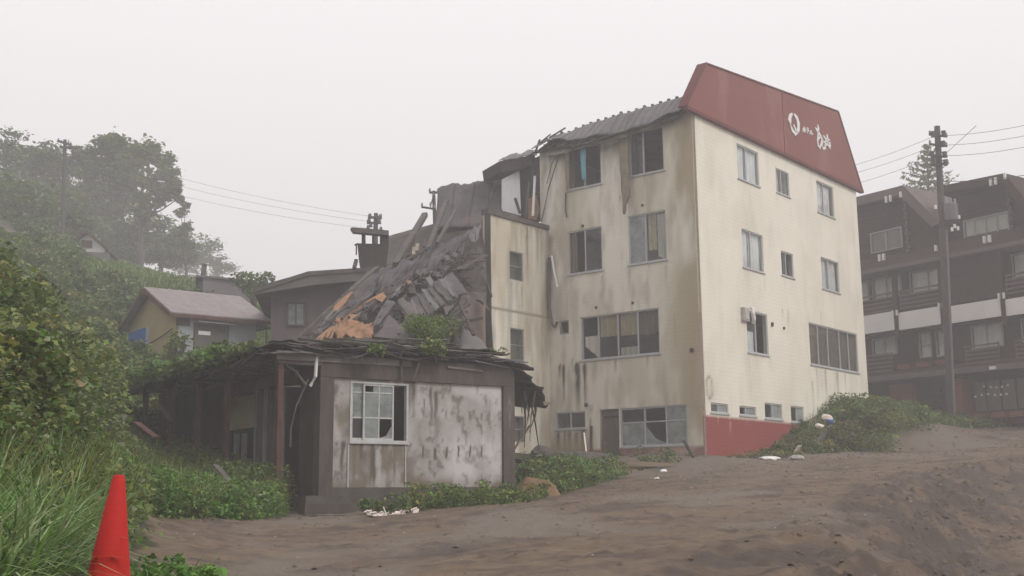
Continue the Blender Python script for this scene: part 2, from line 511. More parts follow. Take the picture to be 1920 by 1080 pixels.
# far ground evens out instead of following the fit beyond its data
hz = np.clip(hz, -3.2, 26) - np.maximum(Y1-82, 0)*.14*sstep(-48, -30, X1)
hz = hz - np.maximum(Y1-112, 0)*.4*(X1 < -30)
hz = np.maximum(hz, -3.2)
lum = fbm(X1*.25, Y1*.25, 51)
wet = sstep(.45, .7, fbm(X1*.5+3, Y1*.16, 52))
dark = np.clip(sstep(.56, .74, fbm(X1*1.5, Y1*1.9, 53))*.65 + rut*9 + cld*5 + bnk*(.25+.75*sstep(.40, .55, fbm(X1*1.6+Y1*.8, Y1*2.5-X1*2.6, 54)))*1.1, 0, 1)
streak = sstep(.52, .75, fbm(X1*.7, Y1*3.5, 55))*.55*(1-bnk)
grit = sstep(.5, .72, fbm(X1*7, Y1*7, 57, 3))*.5*sstep(.3, .6, fbm(X1*.6, Y1*.9, 58))
vc = np.stack([np.clip(dark+streak+grit, 0, 1), np.where(mudm, 0, 1.0), wet*(1-bnk)], 1)
nx_, ny_ = len(gx), len(gy)
idx = np.arange(nx_*ny_).reshape(ny_, nx_)
FQ = np.stack([idx[:-1, :-1].ravel(), idx[:-1, 1:].ravel(), idx[1:, 1:].ravel(), idx[1:, :-1].ravel()], 1)
MUDM = pmat('mud', (.140, .098, .064), var=.22, scale=1.3, bump=1.0, bscale=14, rough=.8, spec=.3,
            stain=((.066, .048, .038), (.035, .035, .016), (.135, .11, .088)))
ground = np_mesh('ground', np.stack([X1, Y1, hz], 1), FQ, MUDM, vcol=vc, smooth=True)
tag(ground, 'brown churned mud plot rising to the hotel and the overgrown slope', kind='structure')

# ------------------------------------------------------------------ wall frames
class Fr:
    """a wall's own axes: u along it, n outwards, z up"""
    def __init__(s, o, az, out):
        a = math.radians(az); b = math.radians(out)
        s.o = Vector((o[0], o[1], 0)); s.u = Vector((math.sin(a), math.cos(a), 0)); s.n = Vector((math.sin(b), math.cos(b), 0))
    def p(s, u, n, z):
        return s.o + s.u*u + s.n*n + Vector((0, 0, z))
    def box(s, mb, u0, u1, n0, n1, z0, z1):
        return mb.box(s.p(u0, n0, z0), s.u*(u1-u0), s.n*(n1-n0), Vector((0, 0, z1-z0)))

def wall(fr, name, u0, u1, z0, z1, holes, mat, parent, step=.12, thick=.22, stain=None, reveal=None, n0=0, keep=None):
    def cuts(a, b, hs, st):
        base = set([a, b]) | set(h for h in hs if a < h < b)
        if st:
            for q in np.arange(a, b, st):
                if min(abs(q-h) for h in base) > st*.4:
                    base.add(float(q))
        return np.array(sorted(base))
    rev = thick if reveal is None else reveal
    for back in (0, 1):
        U = cuts(u0, u1, [h[0] for h in holes]+[h[1] for h in holes], 0 if back else step)
        Z = cuts(z0, z1, [h[2] for h in holes]+[h[3] for h in holes], 0 if back else step)
        GU, GZ = np.meshgrid(U, Z)
        n = -thick if back else 0
        V = np.array(fr.o)[None] + np.outer(GU.ravel(), np.array(fr.u)) + np.array(fr.n)[None]*(n+n0) + np.outer(GZ.ravel(), (0, 0, 1.))
        ii = np.arange(GU.size).reshape(GU.shape)
        cu = (U[:-1]+U[1:])/2; cz = (Z[:-1]+Z[1:])/2
        CU, CZ = np.meshgrid(cu, cz)
        ok = np.ones(CU.shape, bool)
        for h in holes:
            ok &= ~((CU > h[0]) & (CU < h[1]) & (CZ > h[2]) & (CZ < h[3]))
        if keep is not None:
            ok &= keep(CU, CZ)
        q = np.stack([ii[:-1, :-1], ii[:-1, 1:], ii[1:, 1:], ii[1:, :-1]], -1)[ok]
        flip = fr.u.cross(Vector((0, 0, 1))).dot(fr.n) < 0
        if flip != bool(back):
            q = q[:, ::-1]
        if not back:
            Vf, Ff, UVf = V, q, np.stack([GU.ravel(), GZ.ravel()], 1)
        else:
            Vb, Fb, UVb = V, q, np.stack([GU.ravel(), GZ.ravel()], 1)
    # reveals and rims
    rv, rf, ruv = [], [], []
    rects = [(h, rev) for h in holes] + ([((u0, u1, z0, z1), thick)] if keep is None else [])
    for h, d in rects:
        c = [(h[0], h[2]), (h[1], h[2]), (h[1], h[3]), (h[0], h[3])]
        for i in range(4):
            a, b = c[i], c[(i+1) % 4]
            k = len(rv)
            for (uu, zz), nn in ((a, 0), (b, 0), (b, -d), (a, -d)):
                rv.append(tuple(fr.p(uu, nn+n0, zz))); ruv.append((uu, zz))
            rf.append((k, k+1, k+2, k+3))
    V = np.concatenate([Vf, Vb] + ([np.array(rv)] if rv else []))
    F = np.concatenate([Ff, Fb+len(Vf)] + ([np.array(rf)+len(Vf)+len(Vb)] if rf else []))
    UV = np.concatenate([UVf, UVb] + ([np.array(ruv)] if rv else []))
    st = stain(UV[:, 0], UV[:, 1]) if stain else np.zeros((len(V), 3))
    return np_mesh(name, V, F, mat, parent, uv=UV, vcol=st)

def streaks(u, z, lst, seed):
    """runs of dirt: (u, z_top, half width, length, strength)"""
    s = np.zeros_like(u)
    for i, (su, zt, w, ln, k) in enumerate(lst):
        wob = (vn(z*2.5, z*0+i, seed)-.5)*.05
        t = (zt-z)/ln
        ww = w*(1-.45*np.clip(t, 0, 1))*(.7+.6*vn(z*6, z*0+i*3, seed+1))
        g = np.exp(-((u-su-wob)/ww)**2)*np.where((t > 0) & (t < 1), (1-t)**.6*np.minimum(t*12, 1), 0)
        s = np.maximum(s, g*k)
    return s

def cloth(mb, fr, u0, u1, n, z0, z1, folds=7, amp=.03, seed=0, slant=0):
    """a hanging curtain with folds"""
    k = len(mb.v); m = folds*4
    for i in range(m+1):
        u = u0+(u1-u0)*i/m
        nn = n+math.sin(i/4*2*math.pi+seed)*amp
        mb.v.append(fr.p(u, nn, z1))
        mb.v.append(fr.p(u, nn*1.0+math.sin(i*1.7+seed)*amp*.3, z0+slant*i/m))
    for i in range(m):
        mb.f.append((k+2*i, k+2*i+2, k+2*i+3, k+2*i+1))
    return mb

def window(fr, parent, u0, u1, z0, z1, rec=.06, div=(.5,), trans=None, mat=None, fw=.055, panes='g', curtains=(), sill=True, name='window', n0=0, sashes=None):
    """frame with its mullions as one part, every pane and curtain a sub-part"""
    mat = mat or M['alu']
    f = MB()
    A, B = n0-rec-.04, n0-rec+.03
    fr.box(f, u0, u0+fw, A, B, z0, z1); fr.box(f, u1-fw, u1, A, B, z0, z1)
    fr.box(f, u0+fw, u1-fw, A, B, z0, z0+fw); fr.box(f, u0+fw, u1-fw, A, B, z1-fw, z1)
    cuts = [u0+fw] + [u0+(u1-u0)*d for d in div] + [u1-fw]
    for d in cuts[1:-1]:
        fr.box(f, d-fw*.45, d+fw*.45, A+.004, B-.004, z0+fw, z1-fw)
    if trans:
        for tz in trans:
            zz = z0+(z1-z0)*tz
            for i in range(len(cuts)-1):
                fr.box(f, cuts[i]+(fw*.45 if i else 0), cuts[i+1]-(fw*.45 if i < len(cuts)-2 else 0), A+.01, B-.01, zz-fw*.35, zz+fw*.35)
    if sill:
        fr.box(f, u0-.05, u1+.05, n0-rec+.031, n0+.05, z0-.05, z0-.002)
    w = f.build(name, mat, parent)
    zc = [z0+fw] + ([z0+(z1-z0)*t for t in trans] if trans else []) + [z1-fw]
    k = 0
    for i in range(len(cuts)-1):
        for j in range(len(zc)-1):
            kind = panes[k % len(panes)]; k += 1
            if kind == 'x':
                continue
            g = MB()
            a, b, c, d = cuts[i], cuts[i+1], zc[j], zc[j+1]
            nn = (A+B)/2
            if kind == 'b':      # a broken pane: a shard left in the lower corner
                g.prism([fr.p(a, nn, c), fr.p(b, nn, c), fr.p(b, nn, c+(d-c)*.85), fr.p(a+(b-a)*.5, nn, c+(d-c)*.25)], fr.n*.008)
            else:
                fr.box(g, a, b, nn-.004, nn+.004, c, d)
            g.build('pane', M['frost'] if kind in 'fb' else M['glass'], w)
    for cu in curtains:          # (fraction from, fraction to, bottom frac, top frac, material, slant)
        a, b, c, d, mt = cu[:5]
        cb = cloth(MB(), fr, u0+(u1-u0)*a, u0+(u1-u0)*b, n0-rec-.085, z0+(z1-z0)*c, z0+(z1-z0)*d, folds=max(2, int((u1-u0)*(b-a)*4)), seed=u0+z0, slant=cu[5] if len(cu) > 5 else 0)
        cb.build('curtain', M[mt], w)
    return w

# ------------------------------------------------------------------ hotel
CX, CY = 6.6077, 41.0
FA = Fr((CX, CY), -50.9, -140.9)
FB = Fr((CX, CY), 39.1, 129.1)
hotel = empty('hotel_building', (CX, CY, 1.4), 'cream four-storey abandoned hotel with red sign fascia and torn roof', 'building')
LA, LB = 7.02, 14.75
ZT = 13.76
hA = [(4.04, 5.66, 11.78, 13.45), (1.22, 2.75, 11.8, 13.52), (4.08, 5.70, 8.41, 10.12), (1.23, 2.88, 8.43, 10.30), (1.65, 5.17, 5.03, 6.70),
      (5.71, 6.18, 6.12, 6.66), (5.02, 6.42, 2.48, 3.13), (.62, 3.46, 1.72, 3.13), (3.51, 4.37, 1.0, 3.135)]
hB = [(3.38, 5.13, 11.97, 13.37), (6.62, 7.81, 12.06, 13.09), (10.47, 12.2, 11.96, 13.37), (3.46, 5.18, 8.5, 10.0), (6.73, 7.81, 8.65, 9.66),
      (10.5, 12.3, 8.6, 9.98), (3.55, 5.25, 5.25, 6.86), (8.95, 13.86, 5.22, 6.97), (.6, 1.86, 2.85, 3.2), (2.7, 3.98, 2.85, 3.2), (4.7, 6.15, 2.82, 3.42), (6.9, 8.05, 2.78, 3.42)]
def stA(u, z):
    d = streaks(u, z, [(6.02, 4.98, .07, 1.6, 1.5), (6.2, 5.0, .05, .8, 1.2), (5.35, 5.05, .11, 2.1, 1.6), (5.0, 4.98, .08, 1.8, 1.4), (3.6, 5.0, .03, .6, .7), (5.6, 5.15, .05, .7, .6),
        (6.5, 13.6, .05, 2.5, .5), (6.2, 13.5, .1, 1.6, .4), (5.75, 11.7, .06, 1.4, .7), (4.1, 8.3, .035, 1.4, .5), (2.9, 8.3, .03, 1.1, .45), (1.3, 8.3, .04, 1, .4), (2.2, 4.95, .03, .5, .5),
        (6.6, 10.3, .25, 3.4, .65), (6.75, 7.2, .16, 5.0, .6), (6.3, 2.45, .10, 1.2, 1.2), (5.75, 2.45, .10, 1.2, 1), (5.15, 2.5, .12, 1.3, 1.2), (5.45, 2.45, .14, 1.3, .9), (6.0, 2.45, .1, 1.1, .9), (4.75, 3.4, .06, .5, 1), (4.8, 2.9, .05, 1.4, .7),
        (1.5, 1.7, .04, .35, .6), (3.2, 11.2, .03, .4, .5), (5.0, 10.2, .03, .2, .9)], 3)
    d = np.maximum(d, .42*sstep(.48, .75, fbm(u*2.2, z*.55, 61))*sstep(3.2, 7, u))
    d = np.maximum(d, .30*sstep(.5, .8, fbm(u*3.5, z*.7, 62)))
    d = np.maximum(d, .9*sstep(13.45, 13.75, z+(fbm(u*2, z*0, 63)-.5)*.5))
    o = sstep(2.6, .2, u)*sstep(.30, .62, fbm(u*.9, z*.32, 64))*.75
    o = np.maximum(o, .35*sstep(.45, .7, fbm(u*1.2, z*.5, 65)))
    o = np.maximum(o, sstep(2.6, 1.6, z)*sstep(4.4, 5.0, u)*.8)
    r = np.where(z < 1.70, np.where(u > 4.42, np.where(z < 1.72-(u-4.4)*.09, 1, 0), 1), 0)*1.0
    d = np.where(r > 0, np.maximum(d, .55*sstep(.35, .6, fbm(u*1.3, z*2, 66))*(u < 3.5)), d)
    return np.stack([d, np.where(r > 0, 0, o), r*np.where((u < 3.4), .55, .9)], 1)
def stB(u, z):
    d = streaks(u, z, [(8.95+.5, 5.15, .06, 1.5, .55), (10.3, 5.15, .08, 1.3, .75), (10.0, 5.15, .03, 1.1, .6), (11.5, 5.15, .09, 1.4, .7), (12.3, 5.15, .05, 1.1, .5), (9.0, 4.6, .1, 1.4, .45),
        (7.0, 8.6, .03, 1.9, .3), (3.6, 5.2, .03, 2, .22), (5.3, 5.2, .04, 2.2, .3), (5.2, 8.4, .03, 1.2, .2), (6.6, 7.3, .05, .45, .55), (7.1, 7.3, .05, .9, .4), (10.2, 7.6, .03, .8, .3), (1.6, 2.6, .05, .9, .0), (13.5, 5.1, .06, 1.2, .4)], 9)
    d = np.maximum(d, .09*sstep(.5, .85, fbm(u*2.4, z*.6, 71)))
    d = np.maximum(d, .55*np.exp(-((np.hypot((u-.55)/.22, (z-3.72)/.36)-1)/.22)**2)*(u > .35))
    d = np.maximum(d, .30*np.exp(-((u-.7)/.25)**2-((z-3.6)/.35)**2))
    o = .11*sstep(.42, .75, fbm(u*.8, z*.5, 72)) + .3*sstep(.35, 0, u)
    r = np.where(z < 2.745, 1.0, 0)
    pale = streaks(u, z, [(1.1, 2.75, .07, .5, .7), (1.9, 2.75, .04, 1.0, .8), (2.05, 2.6, .05, .8, .5), (3.2, 2.7, .05, .7, .45), (4.0, 2.75, .04, .5, .6), (2.9, 2.75, .03, .5, .4)], 10)
    d = np.where(r > 0, sstep(2.1, 1.35, z)*.35, d)
    return np.stack([d, np.where(r > 0, 0, o), np.clip(r*(1-pale*.6), 0, 1)], 1)
wall(FA, 'wall', 0.0, LA, .6, ZT, hA, M['cream'], hotel, step=.10, stain=stA, reveal=.2)
# the bright gable wall starts 3 mm past the corner so that no faces coincide
wall(FB, 'wall', 0.003, LB, .6, ZT+.004, hB, M['cream'], hotel, step=.12, stain=stB, reveal=.2)
FA2 = Fr(FB.p(LB, 0, 0)[:2], -50.9, 39.1)
FB2 = Fr(FA.p(LA, 0, 0)[:2], 39.1, -50.9)
wall(FA2, 'wall', .25, LA-.25, 2.5, ZT-.03, [], M['cream'], hotel, step=1, stain=None)
wall(FB2, 'wall', .25, LB-.02, 1.2, ZT-.03, [], M['cream'], hotel, step=1, stain=None)
mb = MB()
def footp(z0, z1, ins=.23):
    return [FA.p(ins, -ins, z0), FA.p(LA-ins, -ins, z0), FA.p(LA-ins, -LB+ins, z0), FA.p(ins, -LB+ins, z0)], Vector((0, 0, z1-z0))
for z0, z1 in ((1.2, 1.35), (3.9, 4.15), (7.35, 7.6), (10.8, 11.0)):
    pl, ex = footp(z0, z1); mb.prism(pl, ex)
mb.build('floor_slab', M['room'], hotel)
mb = MB()
for z0, z1 in ((1.36, 3.89), (4.16, 7.34), (7.61, 10.79), (11.01, 13.5)):
    for uu in (3.6,):
        mb.box(FA.p(.25, -3.6, z0), FA.u*(LA-.5), -FA.n*.12, Vector((0, 0, z1-z0)))
    mb.box(FA.p(3.4, -3.75, z0), FA.u*.12, -FA.n*(LB-4.2), Vector((0, 0, z1-z0)))
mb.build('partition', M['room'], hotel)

# windows of the shaded front
window(FA, hotel, *hA[0], div=(.5,), panes='xxgx', curtains=[(.84, .96, .05, .92, 'curtb')])
window(FA, hotel, *hA[1], div=(.6,), panes='xg', curtains=[(.85, .97, .02, .9, 'curtb')])
window(FA, hotel, *hA[2], div=(.5,), panes='gx', curtains=[(.78, .96, .0, .98, 'curtb')])
window(FA, hotel, *hA[3], div=(.55,), panes='gf', curtains=[(.03, .28, .0, .95, 'curt', .2), (.3, .52, .25, .98, 'curtt'), (.55, .95, .02, .55, 'curtw')])
window(FA, hotel, *hA[4], div=(.27, .52, .77), panes='gggx', curtains=[(.02, .27, .45, .97, 'curtb'), (.27, .50, .48, .97, 'curtt'), (.52, .76, .50, .97, 'curtt'), (.78, .96, .02, .55, 'curt', .5), (.27, .5, .02, .22, 'curt')])
window(FA, hotel, *hA[5], div=(), panes='x', mat=M['alud'], sill=False)
window(FA, hotel, *hA[6], div=(.5,), panes='gg')
window(FA, hotel, .62, 3.46, 1.72, 3.13, div=(.31, .63), trans=(.62,), panes='ffbxfg', fw=.06)
dr = MB(); FA.box(dr, 3.56, 4.33, -.16, -.11, 1.0, 2.82); FA.box(dr, 3.56, 4.33, -.16, -.11, 2.88, 3.12)
dr = dr.build('door', M['door'], hotel)
hd = MB(); hd.tube([FA.p(4.22, -.10, 1.9), FA.p(4.22, -.05, 1.9), FA.p(4.14, -.05, 1.9)], .012); hd.build('handle', M['alud'], dr)
# windows of the bright gable
for h, d, pn, cu in ((hB[0], (.42,), 'gg', [(.03, .40, 0, .98, 'curtw'), (.44, .97, 0, .98, 'curtw')]), (hB[1], (.42,), 'gg', [(.03, .38, 0, .95, 'curt')]),
                     (hB[2], (.42,), 'gg', [(.03, .40, 0, .98, 'curtw'), (.44, .9, 0, .98, 'curtw')]), (hB[3], (.42,), 'gg', [(.03, .40, 0, .98, 'curtw'), (.44, .97, 0, .98, 'curtw')]),
                     (hB[4], (.42,), 'gg', [(.4, .52, 0, .95, 'curtw')]), (hB[5], (.42,), 'gg', [(.03, .42, 0, .98, 'curtw'), (.44, .92, 0, .98, 'curtw')]),
                     (hB[6], (.45,), 'gx', [(.03, .42, 0, .52, 'curtw')]), (hB[7], (.18, .38, .62, .81), 'ggggg', [(.02, .17, 0, .97, 'curtb'), (.18, .37, 0, .97, 'curtb'), (.39, .61, 0, .97, 'curtb'), (.63, .8, 0, .97, 'curtb'), (.82, .98, 0, .97, 'curtb')]),
                     (hB[8], (.45,), 'gf', []), (hB[9], (.4,), 'xf', []), (hB[10], (.45,), 'gf', []), (hB[11], (.5,), 'gf', [])):
    window(FB, hotel, *h, div=d, panes=pn, curtains=cu)

# red sign fascia: a parapet of two panels with a drip trim
fas = MB()
T0, T1 = (1.08, 15.87), (13.0, 17.05)
fsd = T0[1] + (7.35-T0[0])*(T1[1]-T0[1])/(T1[0]-T0[0])
p_ = lambda u, z, n=.10: FB.p(u, n, z)
fa = MB(); fa.prism([p_(-.46, 13.84), p_(7.32, 13.84), p_(7.32, fsd), p_(T0[0], T0[1])], -FB.n*.32); fasc = fa.build('red_fascia', M['redpanel'], hotel)
fa = MB(); fa.prism([p_(7.38, 13.84), p_(15.25, 13.84), p_(T1[0], T1[1]), p_(7.38, fsd)], -FB.n*.32); fasc2 = fa.build('red_fascia', M['redpanel'], hotel)
fa = MB(); FB.box(fa, 7.322, 7.378, -.20, .06, 13.84, fsd-.02)
FB.box(fa, -.5, 15.3, -.02, .16, 13.70, 13.835); fa.build('fascia_trim', M['redtrim'], hotel)
fa = MB(); fa.prism([p_(7.36, fsd+.004, .13), p_(T1[0]+.02, T1[1]+.004, .13), p_(T1[0]+.02, T1[1]+.07, .13), p_(T0[0]-.03, T0[1]+.07, .13), p_(T0[0]-.03, T0[1]+.004, .13)], -FB.n*.38)
fa.prism([p_(T0[0]-.03, T0[1]+.002, .13), p_(T0[0]-.09, T0[1]+.05, .13), p_(-.53, 13.86, .13), p_(-.47, 13.84, .13)], -FB.n*.38)
fa.prism([p_(T1[0]+.02, T1[1]+.002, .13), p_(T1[0]+.09, T1[1]+.05, .13), p_(15.33, 13.86, .13), p_(15.26, 13.84, .13)][::-1], -FB.n*.38)
fa.build('fascia_cap', M['redtrim'], hotel)
fa = MB()
for uu in (2, 4.5, 7.3, 10, 12.5):
    fa.tube([FB.p(uu, -.22, 15.6), FB.p(uu, -1.9, 13.85)], .05)
fa.build('fascia_brace', M['rust'], hotel)

# white lettering and emblem, raised from the fascia
def stroke(mb, pts, w, n=.105, t=.03):
    """flat brush stroke along pts in (u, z); w a width or one per point"""
    k = len(pts); ws = [q*.84 for q in w] if isinstance(w, (list, tuple)) else [w*.84]*k
    Lp, Rp = [], []
    for i in range(k):
        a = pts[max(i-1, 0)]; b = pts[min(i+1, k-1)]
        dx, dz = b[0]-a[0], b[1]-a[1]; q = math.hypot(dx, dz) or 1
        Lp.append((pts[i][0]-dz/q*ws[i]/2, pts[i][1]+dx/q*ws[i]/2)); Rp.append((pts[i][0]+dz/q*ws[i]/2, pts[i][1]-dx/q*ws[i]/2))
    for i in range(k-1):
        mb.prism([FB.p(Lp[i][0], n, Lp[i][1]), FB.p(Lp[i+1][0], n, Lp[i+1][1]), FB.p(Rp[i+1][0], n, Rp[i+1][1]), FB.p(Rp[i][0], n, Rp[i][1])], FB.n*t)
def pix(*pts):
    """points read off the photograph, put on the fascia's plane"""
    out = []
    for x, y in pts:
        d = P(x, y, 1.0); o = FB.p(0, .1, 0)
        t = o.dot(FB.n)/d.dot(FB.n); q = d*t - o
        out.append((q.dot(FB.u), q.z))
    return out
em = MB()
stroke(em, pix((1484.5, 213), (1480.5, 218), (1479.5, 226), (1481.5, 233)), [.10, .26, .34, .1])
stroke(em, pix((1488, 214.5), (1493, 221), (1496, 231), (1496, 243), (1492.5, 250)), [.14, .26, .30, .26, .12])
stroke(em, pix((1481, 234), (1484.5, 244), (1490, 251.5), (1495.5, 247)), [.06, .22, .20, .12])
stroke(em, pix((1487, 234), (1491.5, 245)), [.10, .16])
em.build('emblem', M['white'], fasc2)
letters = []
tx = MB(); letters.append(tx)
# ho - te - ru, small
stroke(tx, pix((1504, 241), (1509.5, 243)), .07); stroke(tx, pix((1507, 237.5), (1507, 249)), .07); stroke(tx, pix((1505.5, 243), (1504, 247)), .06); stroke(tx, pix((1508.5, 244.5), (1509.8, 248.5)), .06)
tx = MB(); letters.append(tx)
stroke(tx, pix((1511.5, 240), (1515, 241.5)), .06); stroke(tx, pix((1511, 243.5), (1516, 245.2)), .06); stroke(tx, pix((1513.8, 244.5), (1513, 250)), .06)
tx = MB(); letters.append(tx)
stroke(tx, pix((1518.5, 245), (1518.3, 249), (1517.3, 252)), .06); stroke(tx, pix((1520.3, 244.5), (1520.8, 253), (1523, 251)), .07)
# the brushed name
tx = MB(); letters.append(tx)
stroke(tx, pix((1528, 239.5), (1530.5, 244), (1534, 249), (1538, 256), (1540.5, 262), (1539, 270), (1536.5, 277)), [.08, .18, .2, .16, .17, .16, .08])
stroke(tx, pix((1532, 234), (1533.5, 240), (1533, 247), (1532.5, 256), (1532, 265), (1533, 273), (1537.5, 279)), [.08, .2, .16, .12, .12, .15, .1])
stroke(tx, pix((1533, 262), (1536, 257.5), (1540, 256)), [.08, .12, .1])
tx = MB(); letters.append(tx)
stroke(tx, pix((1541, 259), (1541.5, 266), (1540.5, 272), (1542.5, 279), (1546, 278), (1546.5, 270), (1543.5, 265)), [.08, .12, .1, .15, .15, .14, .1])
tx = MB(); letters.append(tx)
stroke(tx, pix((1543, 254.5), (1548, 262), (1553, 270), (1556.5, 274)), [.1, .16, .2, .12])
stroke(tx, pix((1549.5, 251.5), (1550.5, 259), (1551, 266), (1552, 273), (1556, 279)), [.1, .18, .14, .14, .1])
stroke(tx, pix((1545, 267), (1550, 263.5), (1554.5, 262)), [.08, .13, .09]); stroke(tx, pix((1546.5, 273.5), (1551, 270), (1556, 268)), [.08, .13, .09])
for tx in letters:
    tx.build('letter', M['white'], fasc2)

# vent hood, holes, pipes
vh = MB()
FB.box(vh, 3.12, 3.56, .002, .13, 6.40, 6.90); FB.box(vh, 3.17, 3.50, .131, .16, 6.46, 6.84)
vho = vh.build('vent_hood', M['vent'], hotel)
vp = MB(); vp.tube([FB.p(3.7, .12, 6.95), FB.p(3.68, .22, 6.88), FB.p(3.62, .24, 6.7)], .06, 8); vp.tube([FB.p(3.62, .24, 6.72), FB.p(3.72, .22, 6.5), FB.p(3.86, .12, 6.38)], .08, 8)
vp.build('duct', M['white'], vho)
for fr, u, z, r in ((FB, 5.62, 6.52, .09), (FB, 6.63, 6.48, .06), (FA, .32, 5.03, .09), (FA, 2.2, 10.62, .05), (FA, 4.95, 10.25, .06), (FA, 4.4, 7.0, .05), (FA, 2.75, 7.0, .05), (FA, 4.95, 3.35, .08)):
    h = MB(); h.tube([fr.p(u, -.02, z), fr.p(u+.01, .05, z-.01)], r, 8); h.build('wall_hole', M['poledark'], hotel)
dp = MB(); dp.tube([FA.p(6.52, .12, 9.2), FA.p(6.55, .14, 7.2), FA.p(6.42, .14, 6.52), FA.p(6.28, .14, 6.42), FA.p(6.15, .16, 6.6)], .06, 8); dp.build('drain_pipe', M['greywood'], hotel)
dp = MB(); dp.tube([FA.p(6.4, .12, 9.25), FA.p(6.22, .22, 8.6), FA.p(6.05, .25, 7.95)], .045, 6); dp.build('broken_pipe', M['white'], hotel)
dp = MB(); dp.tube([FA.p(4.72, .05, 2.55), FA.p(4.74, .07, 1.9), FA.p(4.72, .05, 1.3)], .05, 6); dp.build('drain_pipe', M['rust'], hotel)

# wing wall standing out to the left
IP = FA.p(6.652, 0, 0)
FW2 = Fr(IP[:2], 39.1, 129.1)
hW = [(-2.42, -1.6, 8.03, 9.14), (-2.42, -1.6, 4.95, 6.2), (-2.42, -1.6, 1.95, 2.92)]
def stW(u, z):
    d = streaks(u, z, [(-2.2, 10.35, .06, 1.2, 1), (-1.65, 10.35, .05, 1.5, .6), (-1.35, 10.4, .09, 2.6, 1.0), (-1.1, 10.4, .05, 1.5, .6), (-.7, 10.4, .08, 2.0, .6), (-.4, 10.4, .05, 2.8, .5), (-2.3, 8.0, .10, 1.2, .6), (-1.7, 8.0, .06, 1.5, .55),
        (-1.45, 6.8, .05, 2, .5), (-1.2, 6.6, .06, 2.2, .4), (-2.3, 4.9, .08, 1, .5), (-1.7, 4.9, .05, 1.3, .5), (-.12, 9.4, .10, 4, .7), (-.8, 4.5, .05, 1.5, .4)], 23)
    d = np.maximum(d, .75*np.exp(-((z-6.82)/.03)**2)); d = np.maximum(d, .7*np.exp(-((z-3.5)/.03)**2)*(u > -1.2))
    d = np.maximum(d, .4*sstep(.45, .8, fbm(u*3.2, z*.5, 81)))
    o = .45*sstep(.4, .75, fbm(u*1.4, z*.4, 82))+.25*sstep(-1.2, 0, u)
    return np.stack([d, o, o*0], 1)
wall(FW2, 'wing_wall', -3.67, 0.02, .8, 10.33, hW, M['cream'], hotel, step=.09, thick=.25, stain=stW, reveal=.2, keep=None)
for h in hW:
    window(FW2, hotel, *h, div=(), trans=(.5,), panes='gg', mat=M['alud'], sill=False, fw=.04)
mb = MB(); FW2.box(mb, -3.72, .35, -.3, .07, 10.335, 10.52); mb.build('coping', M['concrete2'], hotel)
mb = MB()
mb.box(FW2.p(-3.62, -.26, .8), FW2.u*3.5, -FW2.n*.1, Vector((0, 0, 9.4)))
FW2.box(mb, -3.55, -3.4, -2.6, -.4, 1, 9.9)
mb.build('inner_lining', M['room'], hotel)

# ------------------------------------------------------------------ torn sheets
def sheet(name, c, mat, parent, nx=14, ny=8, amp=.08, thick=.03, ragged=.0, seed=0, sag=0, ribs=0, loc=None, curl=0):
    """a bent sheet over four corners p00,p10,p11,p01 with rough edges and real thickness"""
    c = [np.array(Vector(q)) for q in c]
    s, t = np.meshgrid(np.linspace(0, 1, nx+1), np.linspace(0, 1, ny+1))
    S = s.ravel()[:, None]; T = t.ravel()[:, None]
    if ragged:
        j = (fbm(S*7+seed, T*7, seed+3)-.5)*2*ragged
        k = (fbm(S*9+seed, T*9+5, seed+9)-.5)*2*ragged
        edge = np.maximum(np.abs(S-.5), np.abs(T-.5))*2
        S = S + j*edge**3; T = T + k*edge**3
    V = c[0]*(1-S)*(1-T)+c[1]*S*(1-T)+c[2]*S*T+c[3]*(1-S)*T
    nrm = np.cross(c[1]-c[0], c[3]-c[0]); nrm = nrm/np.linalg.norm(nrm)
    h = (fbm(S*4+seed*1.7, T*3+seed, seed)-.5)*2*amp
    h = h + sag*(4*S*(1-S))*-1
    if ribs:
        h = h + .022*(np.abs(((S*ribs) % 1)-.5) < .12)
    h = h + curl*np.maximum(T-.6, 0)**2*6
    V = V + nrm*h
    n = len(V)
    ii = np.arange(n).reshape(ny+1, nx+1)
    F = np.stack([ii[:-1, :-1], ii[:-1, 1:], ii[1:, 1:], ii[1:, :-1]], -1).reshape(-1, 4)
    rim = list(ii[0, :]) + list(ii[1:, -1]) + list(ii[-1, -2::-1]) + list(ii[-2:0:-1, 0])
    RF = [(rim[i], rim[i]+n, rim[(i+1) % len(rim)]+n, rim[(i+1) % len(rim)]) for i in range(len(rim))]
    V2 = np.concatenate([V, V-nrm*thick])
    F2 = np.concatenate([F, F[:, ::-1]+n, np.array(RF)])
    return np_mesh(name, V2, F2, mat, parent, loc=loc or (0, 0, 0))

def board(name, a, b, w, t, mat, parent, roll=0.0, loc=None):
    a = Vector(a); b = Vector(b); d = (b-a).normalized()
    s = d.cross(Vector((0, 0, 1)))
    s = s.normalized() if s.length > .05 else Vector((1, 0, 0))
    s = Matrix.Rotation(roll, 3, d) @ s
    k = d.cross(s)
    m = MB(); m.box(a-s*w/2-k*t/2, b-a, s*w, k*t)
    return m.build(name, mat, parent, loc)

